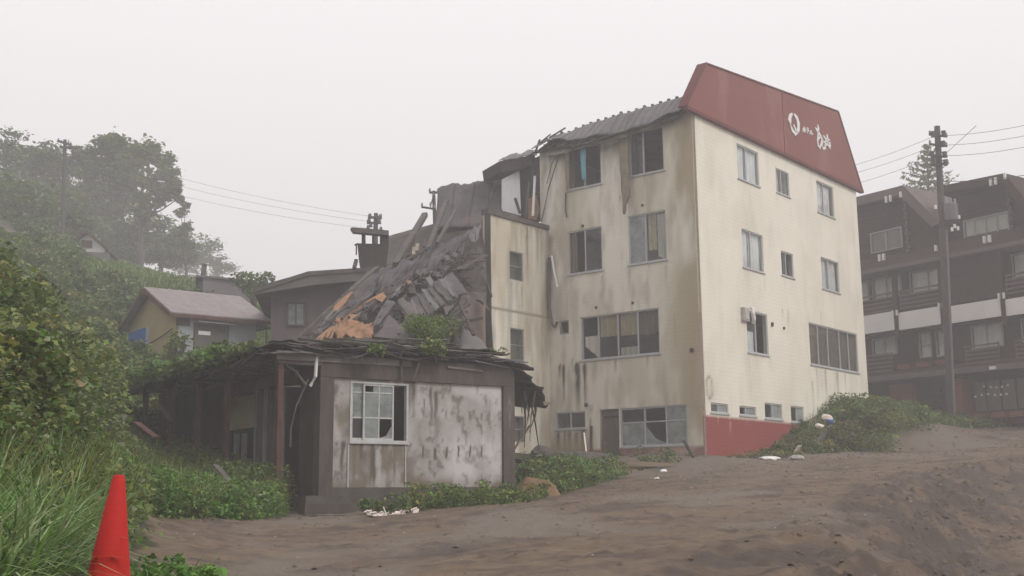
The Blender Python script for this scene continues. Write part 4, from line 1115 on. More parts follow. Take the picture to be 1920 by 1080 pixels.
# sagging roof of stacked sheets
def ax4(u0, u1, n0, n1, za, zb, zc, zd):
    return [AX.p(u0, n0, za), AX.p(u1, n0, zb), AX.p(u1, n1, zc), AX.p(u0, n1, zd)]
lay = [(-1.3, 1.3, .22, -3, 3.17, 3.22, 3.55, 3.35), (.9, 3.2, .26, -3, 3.20, 3.25, 3.7, 3.6), (2.8, 4.6, .24, -3, 3.26, 3.3, 3.75, 3.7), (4.3, 5.75, .24, -3, 3.32, 3.10, 3.35, 3.75),
       (-1.2, .8, .1, -3.2, 3.30, 3.33, 3.7, 3.45), (1.0, 2.9, .12, -3.2, 3.34, 3.42, 3.85, 3.8), (2.6, 5.0, .12, -3.2, 3.42, 3.40, 3.8, 3.9), (.0, 2.0, .15, -3.0, 3.45, 3.55, 3.9, 3.8), (3.3, 5.2, .1, -3.0, 3.55, 3.5, 3.7, 3.95)]
for i, l in enumerate(lay):
    sheet('roofing_sheet', ax4(*l), M['darkwood' if i % 3 else 'greywood'], annex, nx=26, ny=14, amp=.16, thick=.03, ragged=.05, seed=100+i)
sheet('roofing_sheet', ax4(5.2, 6.15, .3, -2.8, 3.2, 2.35, 2.5, 3.5), M['darkwood'], annex, nx=12, ny=14, amp=.14, thick=.03, ragged=.12, seed=120)
sheet('roofing_sheet', ax4(5.5, 6.25, .1, -1.8, 2.85, 2.2, 2.35, 3.0), M['darkwood'], annex, nx=12, ny=10, amp=.16, thick=.02, ragged=.2, seed=121)
for i in range(4):
    t0 = 2.6+i*2.1
    sheet('roofing_sheet', [AX.p(-1.45, -t0-2.5, 3.15-.04*i), AX.p(-1.4, -t0, 3.15-.03*i), AX.p(1.2, -t0, 3.5), AX.p(1.2, -t0-2.5, 3.5)], M['darkwood'], annex, nx=16, ny=12, amp=.2, thick=.03, ragged=.07, seed=130+i)
sheet('roofing_sheet', [AX.p(1, -10.6, 3.5), AX.p(1, -2.5, 3.5), AX.p(5.4, -2.5, 3.6), AX.p(5.4, -10.6, 3.6)], M['darkwood'], annex, nx=30, ny=20, amp=.25, thick=.05, ragged=.02, seed=140)
for i in range(46):
    u = R.uniform(-1.1, 5.0); l = min(R.uniform(.4, 1.5), 5.7-u); z = 3.25+.1*math.sin(u)+R.uniform(-.05, .28)
    board('lath', AX.p(u, R.uniform(.0, .3), z), AX.p(u+l, R.uniform(.0, .3), z+R.uniform(-.12, .08)), R.uniform(.03, .09), .025, M[('darkwood', 'greywood', 'darkwood', 'roofmetal')[i % 4]], annex, roll=R.uniform(-.6, .6))
for i in range(30):
    t = R.uniform(.2, 9); z = 3.2+R.uniform(-.25, .15); l = R.uniform(.4, 1.4)
    board('lath', AX.p(-1.25+R.uniform(-.2, .2), -t, z), AX.p(-1.25+R.uniform(-.2, .3), -t-l, z+R.uniform(-.3, .1)), R.uniform(.03, .09), .03, M[('darkwood', 'greywood')[i % 2]], annex, roll=R.uniform(-.6, .6))
for i in range(9):
    u = 5.5+R.uniform(0, .65); z = 2.75-(u-5.5)*.5; l = R.uniform(.5, 1.5)
    m = MB(); m.tube([AX.p(u, -.2+R.uniform(-.6, .4), z), AX.p(u+R.uniform(-.05, .12), -.2, z-l*.5), AX.p(u+R.uniform(-.15, .1), -.2, z-l)], [.03, .022, .01], 5); m.build('hanging_shred', M['insul' if i % 3 == 0 else 'darkwood'], annex)
board('lath', AX.p(5.35, -.2, 1.1), AX.p(5.95, -.3, 1.75), .07, .03, M['insul'], annex)
m = MB(); m.tube([AX.p(1.98, .08, 3.35), AX.p(2.02, .06, 3.0), AX.p(2.03, .03, 2.62)], [.05, .035, .02], 6); m.build('root', M['greywood'], annex)
m = MB(); m.tube([AX.p(2.5, .05, 3.1), AX.p(2.42, .03, 2.85), AX.p(2.36, .02, 2.7)], [.03, .02, .01], 6); m.build('root', M['insul'], annex)
# two steps at the corner
st = MB(); AX.box(st, -.55, 1.05, .13, .5, -.62, -.12); AX.box(st, -.65, 1.1, .51, .95, -.62, -.36)
tag(st.build('stone_steps', M['concrete'], loc=AX.p(.2, .5, -.6)), 'two mossy concrete steps at the left corner of the annex', 'steps')

# ------------------------------------------------------------------ houses behind
sh = empty('shed', tuple(P(328, 660, 45)), 'small yellow and blue-grey shed with pink-grey gabled roof on the slope', 'shed')
K = P(328, 655, 45.0)
S1 = Fr((K.x, K.y), 53, 143); S2 = Fr((K.x, K.y), -37, -127)
zb, ze, zr = 4.6, 7.18, 8.45
m = MB(); m.prism([S2.p(0, 0, zb), S2.p(5.4, 0, zb), S2.p(5.4, 0, ze+.1), S2.p(2.84, 0, zr-.05), S2.p(0, 0, ze)], -S2.n*.12); m.build('gable_wall', M['shedy'], sh)
m = MB(); S1.box(m, .01, 3.35, -.12, .0, zb, ze); m.build('front_wall', M['shedb'], sh)
m = MB(); S1.box(m, .125, 3.3, -5.3, -5.2, zb, ze); S1.box(m, 3.25, 3.35, -5.2, -.125, zb, ze); m.build('rear_wall', M['shedb'], sh)
rp_ = lambda a, t, z: S1.p(a, -t, z)
NS = 8
for i in range(NS):
    a = -.35+4.25*i/NS; b = -.35+4.25*(i+1)/NS-.006
    m = MB(); m.prism([rp_(a, -.35, ze-.12), rp_(b, -.35, ze-.12), rp_(b, 2.84, zr+.06), rp_(a, 2.84, zr+.06)], Vector((0, 0, .05))); m.build('roof_panel', M['shedr'], sh)
    m = MB(); m.prism([rp_(a, 5.75, ze-.12), rp_(b, 5.75, ze-.12), rp_(b, 2.845, zr+.06), rp_(a, 2.845, zr+.06)][::-1], Vector((0, 0, .05))); m.build('roof_panel', M['shedr'], sh)
m = MB(); m.prism([rp_(-.36, -.38, ze-.28), rp_(-.36, -.38, ze-.125), rp_(-.36, 2.84, zr+.05), rp_(-.36, 5.78, ze-.125), rp_(-.36, 5.78, ze-.28), rp_(-.36, 2.84, zr-.16)], -S1.u*.04)
m.box(rp_(-.33, -.36, ze-.26), S1.u*4.2, S1.n*.05, Vector((0, 0, .13))); m.build('barge_board', M['rust'], sh)
m = MB(); S2.box(m, 3.3, 4.7, .005, .05, 5.5, 6.95); S2.box(m, 4.72, 4.95, .02, .15, 5.55, 6.9); m.build('blue_door', M['bluedoor'], sh)
m = MB(); S2.box(m, 2.85, 3.25, .002, .03, 5.4, 6.95); m.build('door_post', M['shedb'], sh)
m = MB(); S1.box(m, .80, 2.1, .004, .03, 5.75, 6.78); m.build('window_board', M['mauveroof'], sh)
m = MB(); S1.box(m, .9, 1.4, .033, .05, 6.35, 6.5); m.build('paper_strip', M['curtw'], sh)
m = MB(); m.prism([S1.p(.72, .0, 6.95), S1.p(2.25, .0, 6.92), S1.p(2.3, .38, 6.78), S1.p(.75, .38, 6.80)], Vector((0, 0, .03))); m.build('awning', M['shedr'], sh)
for q in ((.02, .55, 6.65, 7.0), (.72, .78, 5.7, 6.8), (2.12, 2.17, 5.7, 6.8)):
    m = MB(); S1.box(m, q[0], q[1], .003, .03, q[2], q[3]); m.build('trim_board', M['greywood'], sh)
m = MB(); m.prism([S1.p(3.36, .2, 6.95), S1.p(3.95, .2, 6.8), S1.p(3.95, -3, 6.9), S1.p(3.36, -3, 7.1)], Vector((0, 0, .06))); S1.box(m, 3.8, 3.86, -.1, -.02, zb, 6.8); m.build('lean_to', M['greywood'], sh)
m = MB(); m.tube([S2.p(.3, .03, 6.55), S2.p(1.6, .03, 6.35), S2.p(3.2, .03, 6.2)], .02, 4); m.build('wire', M['poledark'], sh)

mh = empty('mauve_house', tuple(P(560, 650, 44)), 'mauve boarded house with thick grey roof edge beside the fallen roof', 'house')
mhw = [P(508, 680, 44), P(735, 680, 44), P(735, 512, 44), P(600, 515, 44), P(508, 540, 44)]
m = MB(); m.prism(mhw, Vector((-1.0, 6, 0))); m.build('wall', M['mauve'], mh)
m = MB(); m.prism([P(475, 542, 43.2), P(520, 526, 43.2), P(578, 509.5, 43.2), P(678, 503, 43.2), P(740, 500, 43.2), P(740, 520, 43.2), P(590, 534, 43.2), P(477, 552, 43.2)], Vector((-1.0, 7.5, 0))); m.build('roof', M['mauveroof'], mh)
m = MB(); m.prism([P(476, 541, 43.15), P(578, 508.5, 43.15), P(678, 502, 43.15), P(740, 499, 43.15), P(740, 506, 43.15), P(580, 516, 43.15), P(477, 548, 43.15)], Vector((0, .04, 0))); m.build('fascia', M['greywood'], mh)
for i in range(11):
    x = 516+i*20
    m = MB(); m.box(P(x, 650, 43.985), P(x+.9, 650, 43.985)-P(x, 650, 43.985), Vector((0, .012, 0)), P(x, 548, 43.985)-P(x, 650, 43.985)); m.build('batten', M['mauveroof'], mh)
m = MB()
a, b = P(537, 611, 43.95), P(572, 566, 43.95)
for x0, x1, y0, y1 in ((537, 540, 611, 566), (569, 572, 611, 566), (540, 569, 611, 608), (540, 569, 569, 566), (553.5, 555.5, 608, 569)):
    m.prism([P(x0, y0, 43.9), P(x1, y0, 43.9), P(x1, y1, 43.9), P(x0, y1, 43.9)], Vector((0, .09, 0)))
wn_ = m.build('window', M['greywood'], mh)
m = MB(); m.prism([P(540, 608, 43.96), P(569, 608, 43.96), P(569, 569, 43.96), P(540, 569, 43.96)], Vector((0, .02, 0))); m.build('pane', M['frost'], wn_)

gb = empty('grey_outbuilding', tuple(P(420, 590, 58)), 'plain flat-roofed grey outbuilding behind the small shed', 'outbuilding')
m = MB(); m.prism([P(381, 640, 58), P(482, 640, 59), P(478, 527, 59), P(381, 518, 58)], Vector((-1.5, 5, 0))); m.build('wall', M['greyb'], gb)
m = MB(); m.prism([P(368, 600, 60), P(381, 600, 57.98), P(381, 518, 57.98), P(368, 517, 60)], Vector((-.1, .3, 0))); m.build('side_wall', M['mauveroof'], gb)
m = MB(); m.prism([P(367, 515, 57.8), P(480, 525.5, 58.8), P(480, 529, 58.8), P(367, 519, 57.8)], Vector((-1.5, 5.5, 0))); m.build('roof_edge', M['mauveroof'], gb)
m = MB(); m.tube([P(380.5, 518, 58.2), P(384, 495, 58.2)], .13, 8); m.build('flue_pipe', M['greywood'], gb)

wh = empty('white_house', tuple(P(163, 480, 72)), 'small white gabled house high on the misty hillside', 'house')
m = MB(); m.prism([P(133, 500, 72), P(196, 505, 72), P(196, 466, 72), P(163, 437, 72), P(133, 452, 72)], Vector((-1, 6, 0))); m.build('wall', M['lwhite'], wh)
m = MB(); m.prism([P(128, 455, 71.6), P(162, 431, 71.6), P(202, 464, 71.6), P(202, 468, 71.6), P(162, 436, 71.6), P(128, 459, 71.6)], Vector((-1, 7, 0))); m.build('roof', M['rust'], wh)
m = MB(); m.prism([P(153, 463, 71.9), P(172, 464, 71.9), P(172, 451, 71.9), P(153, 450, 71.9)], Vector((0, .08, 0))); m.build('window', M['rust'], wh)
m = MB(); m.prism([P(150, 500, 71.8), P(204, 502, 71.8), P(204, 474, 71.8), P(150, 471, 71.8)], Vector((0, .15, 0))); m.build('lower_wall', M['greyb'], wh)

# ------------------------------------------------------------------ lodge on the right
LG = Fr((20.757, 57.0), 146, 236)
lodge = empty('timber_lodge', (20.757, 57.0, 3.5), 'dark brown timber lodge with balconies and white bands beyond the hotel', 'lodge')
def lb(name, u0, u1, n0, n1, z0, z1, mat, par=None):
    m = MB(); LG.box(m, u0, u1, n0, n1, z0, z1); return m.build(name, M[mat], par or lodge)
def lpoly(name, pts, n0, dep, mat):
    m = MB(); m.prism([LG.p(u, n0, z) for u, z in pts], LG.n*-dep); return m.build(name, M[mat], lodge)
lpoly('upper_wall', [(-9, 11.7), (.80, 11.7), (.7, 13.1), (-1.25, 15.3), (-9, 15.4)], -.5, 7, 'lwood')
lpoly('upper_wall', [(.85, 11.7), (9, 11.7), (5.6, 12.6), (4.42, 14.55), (.85, 14.7)], -.9, 7, 'lwood')
lpoly('roof', [(-9.2, 15.02), (-1.45, 14.96), (-1.18, 15.42), (-9.2, 15.52)], .15, 7.9, 'lfascia')
lpoly('roof', [(-1.44, 14.955), (.35, 12.92), (.82, 13.05), (-1.175, 15.41)], .15, 7.9, 'lfascia')
lpoly('roof', [(.8, 14.5), (4.3, 14.32), (4.48, 14.72), (.8, 14.9)], .12, 8.0, 'lwood')
lpoly('roof', [(4.31, 14.31), (6.6, 10.6), (7.0, 10.8), (4.49, 14.71)], .12, 8.0, 'lwood')
for i in range(16):
    z = 11.8+i*.22
    lb('log', -8.5, min(-1.55, .6-(z-13)*.9), -.49, -.44, z, z+.16, 'lwood')
    if z < 14.3: lb('log', 1.1, min(4.2, 5.8-(z-12)*.7), -.89, -.84, z, z+.16, 'lwood')
    lb('log_end', -1.54, -1.38, -.49, -.30+.08*(i % 2), z, z+.17, 'lrail')
    if z < 14.2: lb('log_end', 4.0, 4.16, -.89, -.70+.08*(i % 2), z, z+.17, 'lrail')
def lwin(u0, u1, z0, z1, n=-.55, cols=2, mat='alud', cur='curtw', tr=None):
    window(LG, lodge, u0, u1, z0, z1, rec=0, div=tuple((i+1)/cols for i in range(cols-1)), trans=tr, mat=M[mat], fw=.06, panes='g', sill=False, n0=n+.10)
    c = MB(); cloth(c, LG, u0+.06, u1-.06, n-.03, z0+.06, z1-.06, folds=6, amp=.012); c.build('curtain', M[cur], lodge)
lwin(-3.75, -1.75, 12.35, 13.45, -.38, 2, cur='curtb'); lwin(1.55, 4.0, 12.1, 13.1, -.78, 4, cur='curt')
# eave roof below the upper storey
lpoly('eave', [(-9, 11.2), (9, 11.12), (9, 11.32), (-9, 11.42)], .45, 1.6, 'lfascia')
m = MB(); m.prism([LG.p(-9, .44, 11.43), LG.p(9, .44, 11.33), LG.p(9, -.9, 12.3), LG.p(-9, -.5, 12.3)], Vector((0, 0, -.05))); m.build('eave_roof', M['lwood'], lodge)
lb('wall', -9, 9, -7, -.9, 5.6, 11.3, 'lwood'); lb('wall', -9, 9, -7, -.6, 3.0, 5.6, 'lwood')
lb('wall', .75, 3.75, -.85, .02, 8.98, 11.1, 'lwood')
for i in range(9):
    lb('log', .8, 3.7, .021, .05, 9.02+i*.23, 9.19+i*.23, 'lwood')
for a, b, z0, z1 in ((-6.2, -4.4, 9.95, 11.1), (-4.15, -2.35, 9.95, 11.1), (-1.8, .45, 9.9, 11.1), (3.95, 5.6, 9.85, 11.0), (5.8, 7.4, 9.85, 11)):
    lwin(a, b, z0, z1, -.8, 2, cur='curtw')
# white bands with their struts
for a, b in ((-9, -6.3), (-6.2, -2.28), (-2.05, .42), (.72, 3.72), (3.95, 8)):
    lb('white_band', a, b, -.2, .08, 8.05-.012*a, 8.9-.03*a, 'lwhite')
lb('floor_beam', -9, 9, -.9, .02, 7.98, 8.04, 'lwood')
for u in (-6.25, -2.17, .57, 3.84):
    lb('post', u-.10, u+.10, -.1, .14, 7.6, 11.15, 'lwood')
    for s_ in (-.17, .08):
        lb('bracket_end', u+s_, u+s_+.10, .141, .22, 8.82, 9.1, 'white')
for u, z in ((-2.1, 14.72), (3.9, 14.25), (-2.5, 11.68), (3.55, 11.5)):
    for s_ in (-.16, .10):
        lb('bracket_end', u+s_, u+s_+.11, .46 if z < 12 else .16, .60 if z < 12 else .26, z, z+.34, 'white')
for u, z in ((-1.35, 14.8), (.95, 14.5), (4.5, 14.4), (.72, 11.6)):
    lb('bracket_end', u, u+.1, .46 if z < 12 else .16, .6 if z < 12 else .26, z, z+.3, 'white')
def rail(a, b, z0, z1, n=5, nn=.0):
    m = MB()
    for i in range(n):
        z = z0+(z1-z0)*i/(n-1); LG.box(m, a, b, nn, nn+.05, z, z+(z1-z0)/(n-1)*.42)
    LG.box(m, a, a+.06, nn-.05, nn-.003, z0, z1+.1); LG.box(m, b-.06, b, nn-.05, nn-.003, z0, z1+.1)
    m.build('railing', M['lrail'], lodge)
rail(-6.1, -2.35, 9.15, 10.0); rail(-1.95, .4, 9.12, 9.98); rail(4.0, 8, 9.0, 9.85)
for a, b, z0, z1, t in ((-4.4, -2.85, 7.0, 7.92, None), (-1.5, -.78, 6.62, 7.92, (.5,)), (-.5, .17, 6.6, 7.92, (.5,)), (1.5, 3.2, 6.75, 7.9, None), (4.15, 5.6, 6.8, 7.9, None)):
    lwin(a, b, z0, z1, -.8, 1 if t else 2, cur='curtw', tr=t)
rail(-4.6, -2.8, 6.1, 6.95, nn=-.2); rail(1.45, 3.25, 6.0, 6.8, nn=-.2); rail(4.1, 6.5, 6.0, 6.8, nn=-.2)
for u in (-2.6, -1.5, -.35, .3):
    bx = lb('planter_box', u, u+.75 if u < 0 else u+.25, -.6, -.3, 6.15, 6.38, 'lorange')
lpoly('eave', [(-9, 5.62), (9, 5.45), (9, 5.72), (-9, 5.9)], .5, 1.5, 'lfascia')
m = MB(); m.prism([LG.p(-9, .49, 5.92), LG.p(9, .49, 5.74), LG.p(9, -.9, 6.15), LG.p(-9, -.9, 6.2)], Vector((0, 0, -.05))); m.build('eave_roof', M['lwood'], lodge)
lb('lamp', .85, 1.1, .5, .62, 5.35, 5.5, 'white'); lb('lamp', 3.2, 3.5, .5, .62, 5.55, 5.7, 'white')
lb('orange_panel', .95, 1.35, -.62, .1, 3.3, 5.35, 'lorange'); lb('orange_panel', -3.2, -1.8, -.62, -.3, 3.5, 5.4, 'lorange')
for i in range(7):
    lb('door_slat', -1.6, -.3, -.6, -.45, 3.6+i*.25, 3.72+i*.25, 'lwood')
lwin(1.5, 4.6, 3.7, 5.2, -.5, 4, mat='lwood', cur='curtb')
for i, (u, z) in enumerate([(1.7, 4.45), (2.05, 4.5), (2.4, 4.52), (2.75, 4.45), (3.05, 4.45), (3.35, 4.45), (2.2, 4.9), (2.55, 4.85), (2.85, 4.8), (3.15, 4.8), (3.45, 4.85)]):
    g = MB(); g.prism([LG.p(u-.05, -.36, z-.04), LG.p(u+.05, -.36, z-.05), LG.p(u+.06, -.36, z+.03), LG.p(u, -.36, z+.07), LG.p(u-.06, -.36, z+.03)], LG.n*.02); g.build('paper_flower', M['white'], lodge)
for u in (1.9, 2.9, 3.8):
    lb('planter_box', u, u+.7, -.1, .3, 3.35, 3.6, 'lorange')

# ------------------------------------------------------------------ utility poles and wires
def pole(pb, pt, Y, r, label, arms=(), name='utility_pole', extra=None):
    b = P(pb[0], pb[1], Y); t = P(pt[0], pt[1], Y)
    o = empty(name, tuple(b), label, 'pole', None)
    m = MB(); m.tube([b-Vector((0, 0, 1)), t], [r*1.25, r*.8], 10); m.build('shaft', M['pole'], o)
    for (x0, y0, x1, y1, w) in arms:
        board('crossarm', P(x0, y0, Y-.12), P(x1, y1, Y-.12), w, w, M['poledark'], o)
        for q in (0.05, .95):
            c = P(x0+(x1-x0)*q, y0+(y1-y0)*q, Y-.12); i_ = MB(); i_.tube([c, c+Vector((0, 0, .12)), c+Vector((0, 0, .2))], [.04, .06, .03], 6); i_.build('insulator', M['alud'], o)
    return o
pr = pole((1785, 800), (1757, 237), 53.5, .17, 'tall dark utility pole with transformer in front of the timber lodge',
          [(1742, 252, 1776, 256, .09), (1742, 270, 1776, 274, .09), (1742, 290, 1776, 294, .09), (1744, 310, 1778, 306, .11)])
for x, y in ((1749, 252), (1769, 251), (1768, 270), (1748, 290), (1771, 290), (1750, 300), (1773, 305)):
    c = P(x, y, 53.2); m = MB(); m.tube([c-Vector((0, 0, .14)), c+Vector((0, 0, .14))], [.08, .12], 8); m.build('insulator', M['poledark'], pr)
c0 = P(1783, 398, 53.2)
m = MB(); m.tube([c0-Vector((0, 0, .42)), c0-Vector((0, 0, .38)), c0+Vector((0, 0, .36)), c0+Vector((0, 0, .44))], [.26, .32, .32, .22], 14); tr_ = m.build('transformer', M['greyb'], pr)
m = MB()
for dx in (-.18, .0, .18): m.tube([c0+Vector((dx, -.1, .42)), c0+Vector((dx, -.1, .62))], .05, 6)
m.build('bushing', M['alud'], tr_)
board('bracket', P(1768, 418, 53.3), P(1798, 416, 53.3), .12, .1, M['poledark'], pr)
for x, y in ((1790, 424), (1796, 428), (1785, 430), (1798, 407), (1754, 388)):
    c = P(x, y, 53.0); m = MB(); m.tube([c-Vector((0, 0, .09)), c+Vector((0, 0, .09))], .06, 6); m.build('fuse', M['white'], pr)
m = MB(); m.tube([P(1775, 430, 53.2), P(1779, 520, 53.2), P(1784, 640, 53.2), P(1790, 780, 53.2)], .045, 6); m.build('riser_pipe', M['greyb'], pr)
pl = pole((118, 440), (122, 262), 74, .13, 'leaning pole with crossarms among the misty left trees', [(108, 264, 134, 272, .16), (112, 276, 145, 277, .16), (128, 267, 138, 283, .06)])
pc = pole((703, 470), (705, 400), 62, .14, 'distant pole with clustered insulators above the rooftop shelter', [(690, 408, 716, 407, .12), (688, 418, 714, 418, .12)])
for x, y in ((694, 405), (692, 413), (712, 407), (711, 416), (695, 422), (714, 430), (690, 427)):
    c = P(x, y, 61.7); m = MB(); m.tube([c-Vector((0, 0, .1)), c+Vector((0, 0, .14))], [.13, .05], 6); m.build('insulator', M['poledark'], pc)
pd_ = pole((818, 430), (813, 358), 52, .09, 'thin pole with crooked crossarms beside the torn metal roof', [(805, 361, 822, 361, .09), (790, 388, 816, 392, .08), (807, 388, 813, 366, .05)])
def wire(a, b, sag, label, grp, r=.02):
    a = Vector(a); b = Vector(b); n = 14
    pts = [a.lerp(b, i/n)-Vector((0, 0, sag*4*(i/n)*(1-i/n))) for i in range(n+1)]
    m = MB(); m.tube(pts, r, 4); o = m.build('power_line', M['poledark'], loc=tuple(a)); tag(o, label, 'wire', grp)
for i, (y0, y1, y2) in enumerate(((254, 296, 222), (272, 309, 243), (292, 330, 265))):
    wire(P(1755, y0, 53.5), P(1500, y1+35, 78), .3, ('topmost', 'middle', 'lowest')[i]+' overhead wire running left from the tall pole behind the red sign', 'wires left of the tall pole', .010)
    wire(P(1776, y0, 53.5), P(2040, y2-18, 42), .2, ('topmost', 'middle', 'lowest')[i]+' overhead wire running right from the tall pole', 'wires right of the tall pole', .010)
wire(P(1779, 340, 53.5), P(2040, 303, 42), .2, 'overhead wire over the right lodge gable', 'wires right of the tall pole', .014)
wire(P(1760, 300, 53.5), P(1830, 236, 48), .0, 'short diagonal stay wire right of the tall pole top', None, .014)
for i, (y0, y1) in enumerate(((300, 407), (318, 417), (338, 430))):
    wire(P(138, y0-28, 74), P(704, y1, 62), .5, ('topmost', 'middle', 'lowest')[i]+' faint wire crossing the fog from the left pole', 'faint wires through the fog', .007)

# ------------------------------------------------------------------ vegetation
def leaf_mesh(name, C, size, col, mat=None, parent=None, loc=(0, 0, 0), elong=1.5, up=.35, fold=.12):
    n = len(C)
    nrm = R.normal(size=(n, 3)); nrm[:, 2] = np.abs(nrm[:, 2])*(1+up*2)+up; nrm /= np.linalg.norm(nrm, axis=1)[:, None]
    a = np.cross(nrm, R.normal(size=(n, 3))); a /= np.linalg.norm(a, axis=1)[:, None]
    b = np.cross(nrm, a)
    s = np.asarray(size)[:, None] if np.ndim(size) else np.full((n, 1), size)
    a = a*s*.5*elong; b = b*s*.5
    base = C-a; tip = C+a-np.array([0, 0, 1])*s*.15; mid = nrm*s*fold
    V = np.stack([base, C+b*1.0+mid-a*.2, tip, C-b*1.0+mid-a*.2], 1).reshape(-1, 3)
    F = np.arange(4*n).reshape(n, 4)
    return np_mesh(name, V, F, mat or M['leaf'], parent, loc=loc, cols=col)

PAL = dict(weed=[(.08, .122, .026), (.058, .10, .022), (.105, .135, .028), (.13, .135, .036), (.048, .08, .022)],
           grass=[(.11, .17, .075), (.14, .20, .10), (.08, .13, .05), (.17, .21, .12)],
           fresh=[(.062, .14, .024), (.09, .175, .034), (.05, .105, .022)], vine=[(.075, .115, .028), (.11, .15, .04), (.055, .085, .022), (.15, .165, .075), (.12, .15, .05), (.15, .18, .12)],
           hill=[(.055, .09, .026), (.068, .108, .03), (.045, .072, .022), (.085, .115, .04)], dry=[(.16, .12, .055), (.11, .125, .045), (.09, .085, .04)],
           tree=[(.07, .105, .045), (.055, .085, .038), (.085, .12, .055)], pale=[(.10, .14, .06), (.13, .16, .08)])
def pal(names, n, jit=.22, clump=None):
    P_ = np.array([c for nm in names for c in PAL[nm]])
    k = R.integers(0, len(P_), n) if clump is None else (clump % len(P_))
    return np.clip(P_[k]*np.array([1.58, 1.5, 1.25])*(1+R.normal(size=(n, 1))*jit)*(1+R.normal(size=(n, 3))*.05), .01, .9)

def scatter(poly, n, zmin=None):
    poly = np.array(poly, float); mn = poly.min(0); mxx = poly.max(0); out = []
    while len(out) < n:
        q = R.uniform(mn, mxx, (n*2, 2)); q = q[inpoly(q[:, 0], q[:, 1], poly)]
        out += list(q)
    return np.array(out[:n])

def clear_view(pts, x0, x1, ytop, h):
    """keep the open ground below the white house open: no shrub there would reach its wall"""
    z = H(pts[:, 0], pts[:, 1])[0]+h; px = 960+2226*pts[:, 0]/pts[:, 1]; py = 936-z*2226/pts[:, 1]
    return pts[~((px > x0) & (px < x1) & (py < ytop))]

def clumps(name, pts, hmin, hmax, wid, nl, ls, pals, parent=None, loc=(0, 0, 0), ground_z=None, kind='stuff', label=None, elong=1.6, up=.35, power=1.0):
    """leafy clumps standing on the ground at pts"""
    n = len(pts); gz = H(pts[:, 0], pts[:, 1])[0] if ground_z is None else ground_z
    h = hmin+(hmax-hmin)*(R.uniform(size=n)**power)*(.4+1.0*fbm(pts[:, 0]*.7, pts[:, 1]*.7, 77))
    w = wid*(h/hmax)**.5
    k = np.repeat(np.arange(n), nl); m = len(k)
    th = R.uniform(0, 2*math.pi, m); rr = R.uniform(size=m)**.5; f = R.uniform(size=m)**.75
    prof_ = np.sqrt(np.clip(1-(f*.95)**2, 0, 1))*.85+.2
    C = np.stack([pts[k, 0]+np.cos(th)*rr*w[k]*prof_, pts[k, 1]+np.sin(th)*rr*w[k]*prof_, gz[k]-.05+f*h[k]], 1)
    cc = pal(pals, m, .2, clump=(R.integers(0, 50, n)[k]+(R.uniform(size=m) < .25)*R.integers(0, 9, m)))
    sz = ls*R.uniform(.6, 1.4, m)*R.uniform(.75, 1.25, n)[k]
    o = leaf_mesh(name, C, sz, cc, parent=parent, loc=loc, elong=elong, up=up)
    if parent is None: tag(o, label, None, None, kind)
    elif kind: o['kind'] = kind
    return o

def stems(name, pts, h, r, label, n_seg=5, lean=.25, colr='weed', parent=None, leaf=0):
    pass

def blades(name, pts, lmin, lmax, wd, pals, label, arch=.8, per=14, bend=1.0, gz=None, kind='stuff'):
    """arching grass blades as tapering ribbons"""
    n = len(pts); z0 = H(pts[:, 0], pts[:, 1])[0] if gz is None else gz
    k = np.repeat(np.arange(n), per); m = len(k); SEG = 6
    th = R.uniform(0, 2*math.pi, m); L_ = R.uniform(lmin, lmax, m); ar = R.uniform(.25, 1, m)*arch
    ba = np.stack([pts[k, 0]+R.normal(size=m)*.05, pts[k, 1]+R.normal(size=m)*.05, z0[k]-.03], 1)
    d = np.stack([np.cos(th), np.sin(th), np.zeros(m)], 1); sd2 = np.stack([-np.sin(th), np.cos(th), np.zeros(m)], 1)
    V = np.zeros((m, SEG+1, 2, 3))
    for i in range(SEG+1):
        f = i/SEG
        c = ba + d*(L_*(.15*f+ar*f**2.2*.75))[:, None] + np.array([0, 0, 1])*(L_*(f-ar*.62*f**2.6))[:, None]
        w = (wd*(1-f**1.8)*(.55+.9*min(f*3, 1)*.5)+.0006)*R.uniform(.8, 1.2, m)
        V[:, i, 0] = c-sd2*w[:, None]; V[:, i, 1] = c+sd2*w[:, None]
    idx_ = np.arange(m*(SEG+1)*2).reshape(m, SEG+1, 2)
    F = np.stack([idx_[:, :-1, 0], idx_[:, :-1, 1], idx_[:, 1:, 1], idx_[:, 1:, 0]], -1).reshape(-1, 4)
    cb_ = pal(pals, m, .22); cols = np.repeat(cb_, SEG, axis=0)
    o = np_mesh(name, V.reshape(-1, 3), F, M['leaf'], cols=cols)
    return tag(o, label, None, None, kind)

# the slope left of the mud
SL = [(-3.1, 9.2), (-4.4, 13.6), (-5.7, 17.9), (-5.0, 20.6), (-4.7, 24.0), (-5.2, 25.6), (-6.4, 27.5), (-11.8, 36), (-17, 38), (-18, 26), (-10, 14), (-5.8, 8)]
clumps('weeds', scatter(SL, 2900), .22, .75, .42, 95, .05, ['weed', 'hill', 'vine'], label='dense knee-high weeds on the slope left of the annex')
clumps('weeds', scatter([(-4.6, 10.8), (-6.6, 18), (-9, 24), (-13, 32), (-18, 34), (-16, 22), (-9, 12)], 420), .4, 1.1, .5, 190, .055, ['dry', 'weed', 'vine'], label='taller yellowing weeds on the upper slope')
clumps('weeds', scatter([(-5.75, 18.2), (-4.95, 20.8), (-4.65, 24.2), (-6.2, 25), (-7.3, 22), (-6.6, 18.2)], 340), .25, .75, .4, 150, .045, ['fresh'], label='bright green low weeds at the edge of the mud')
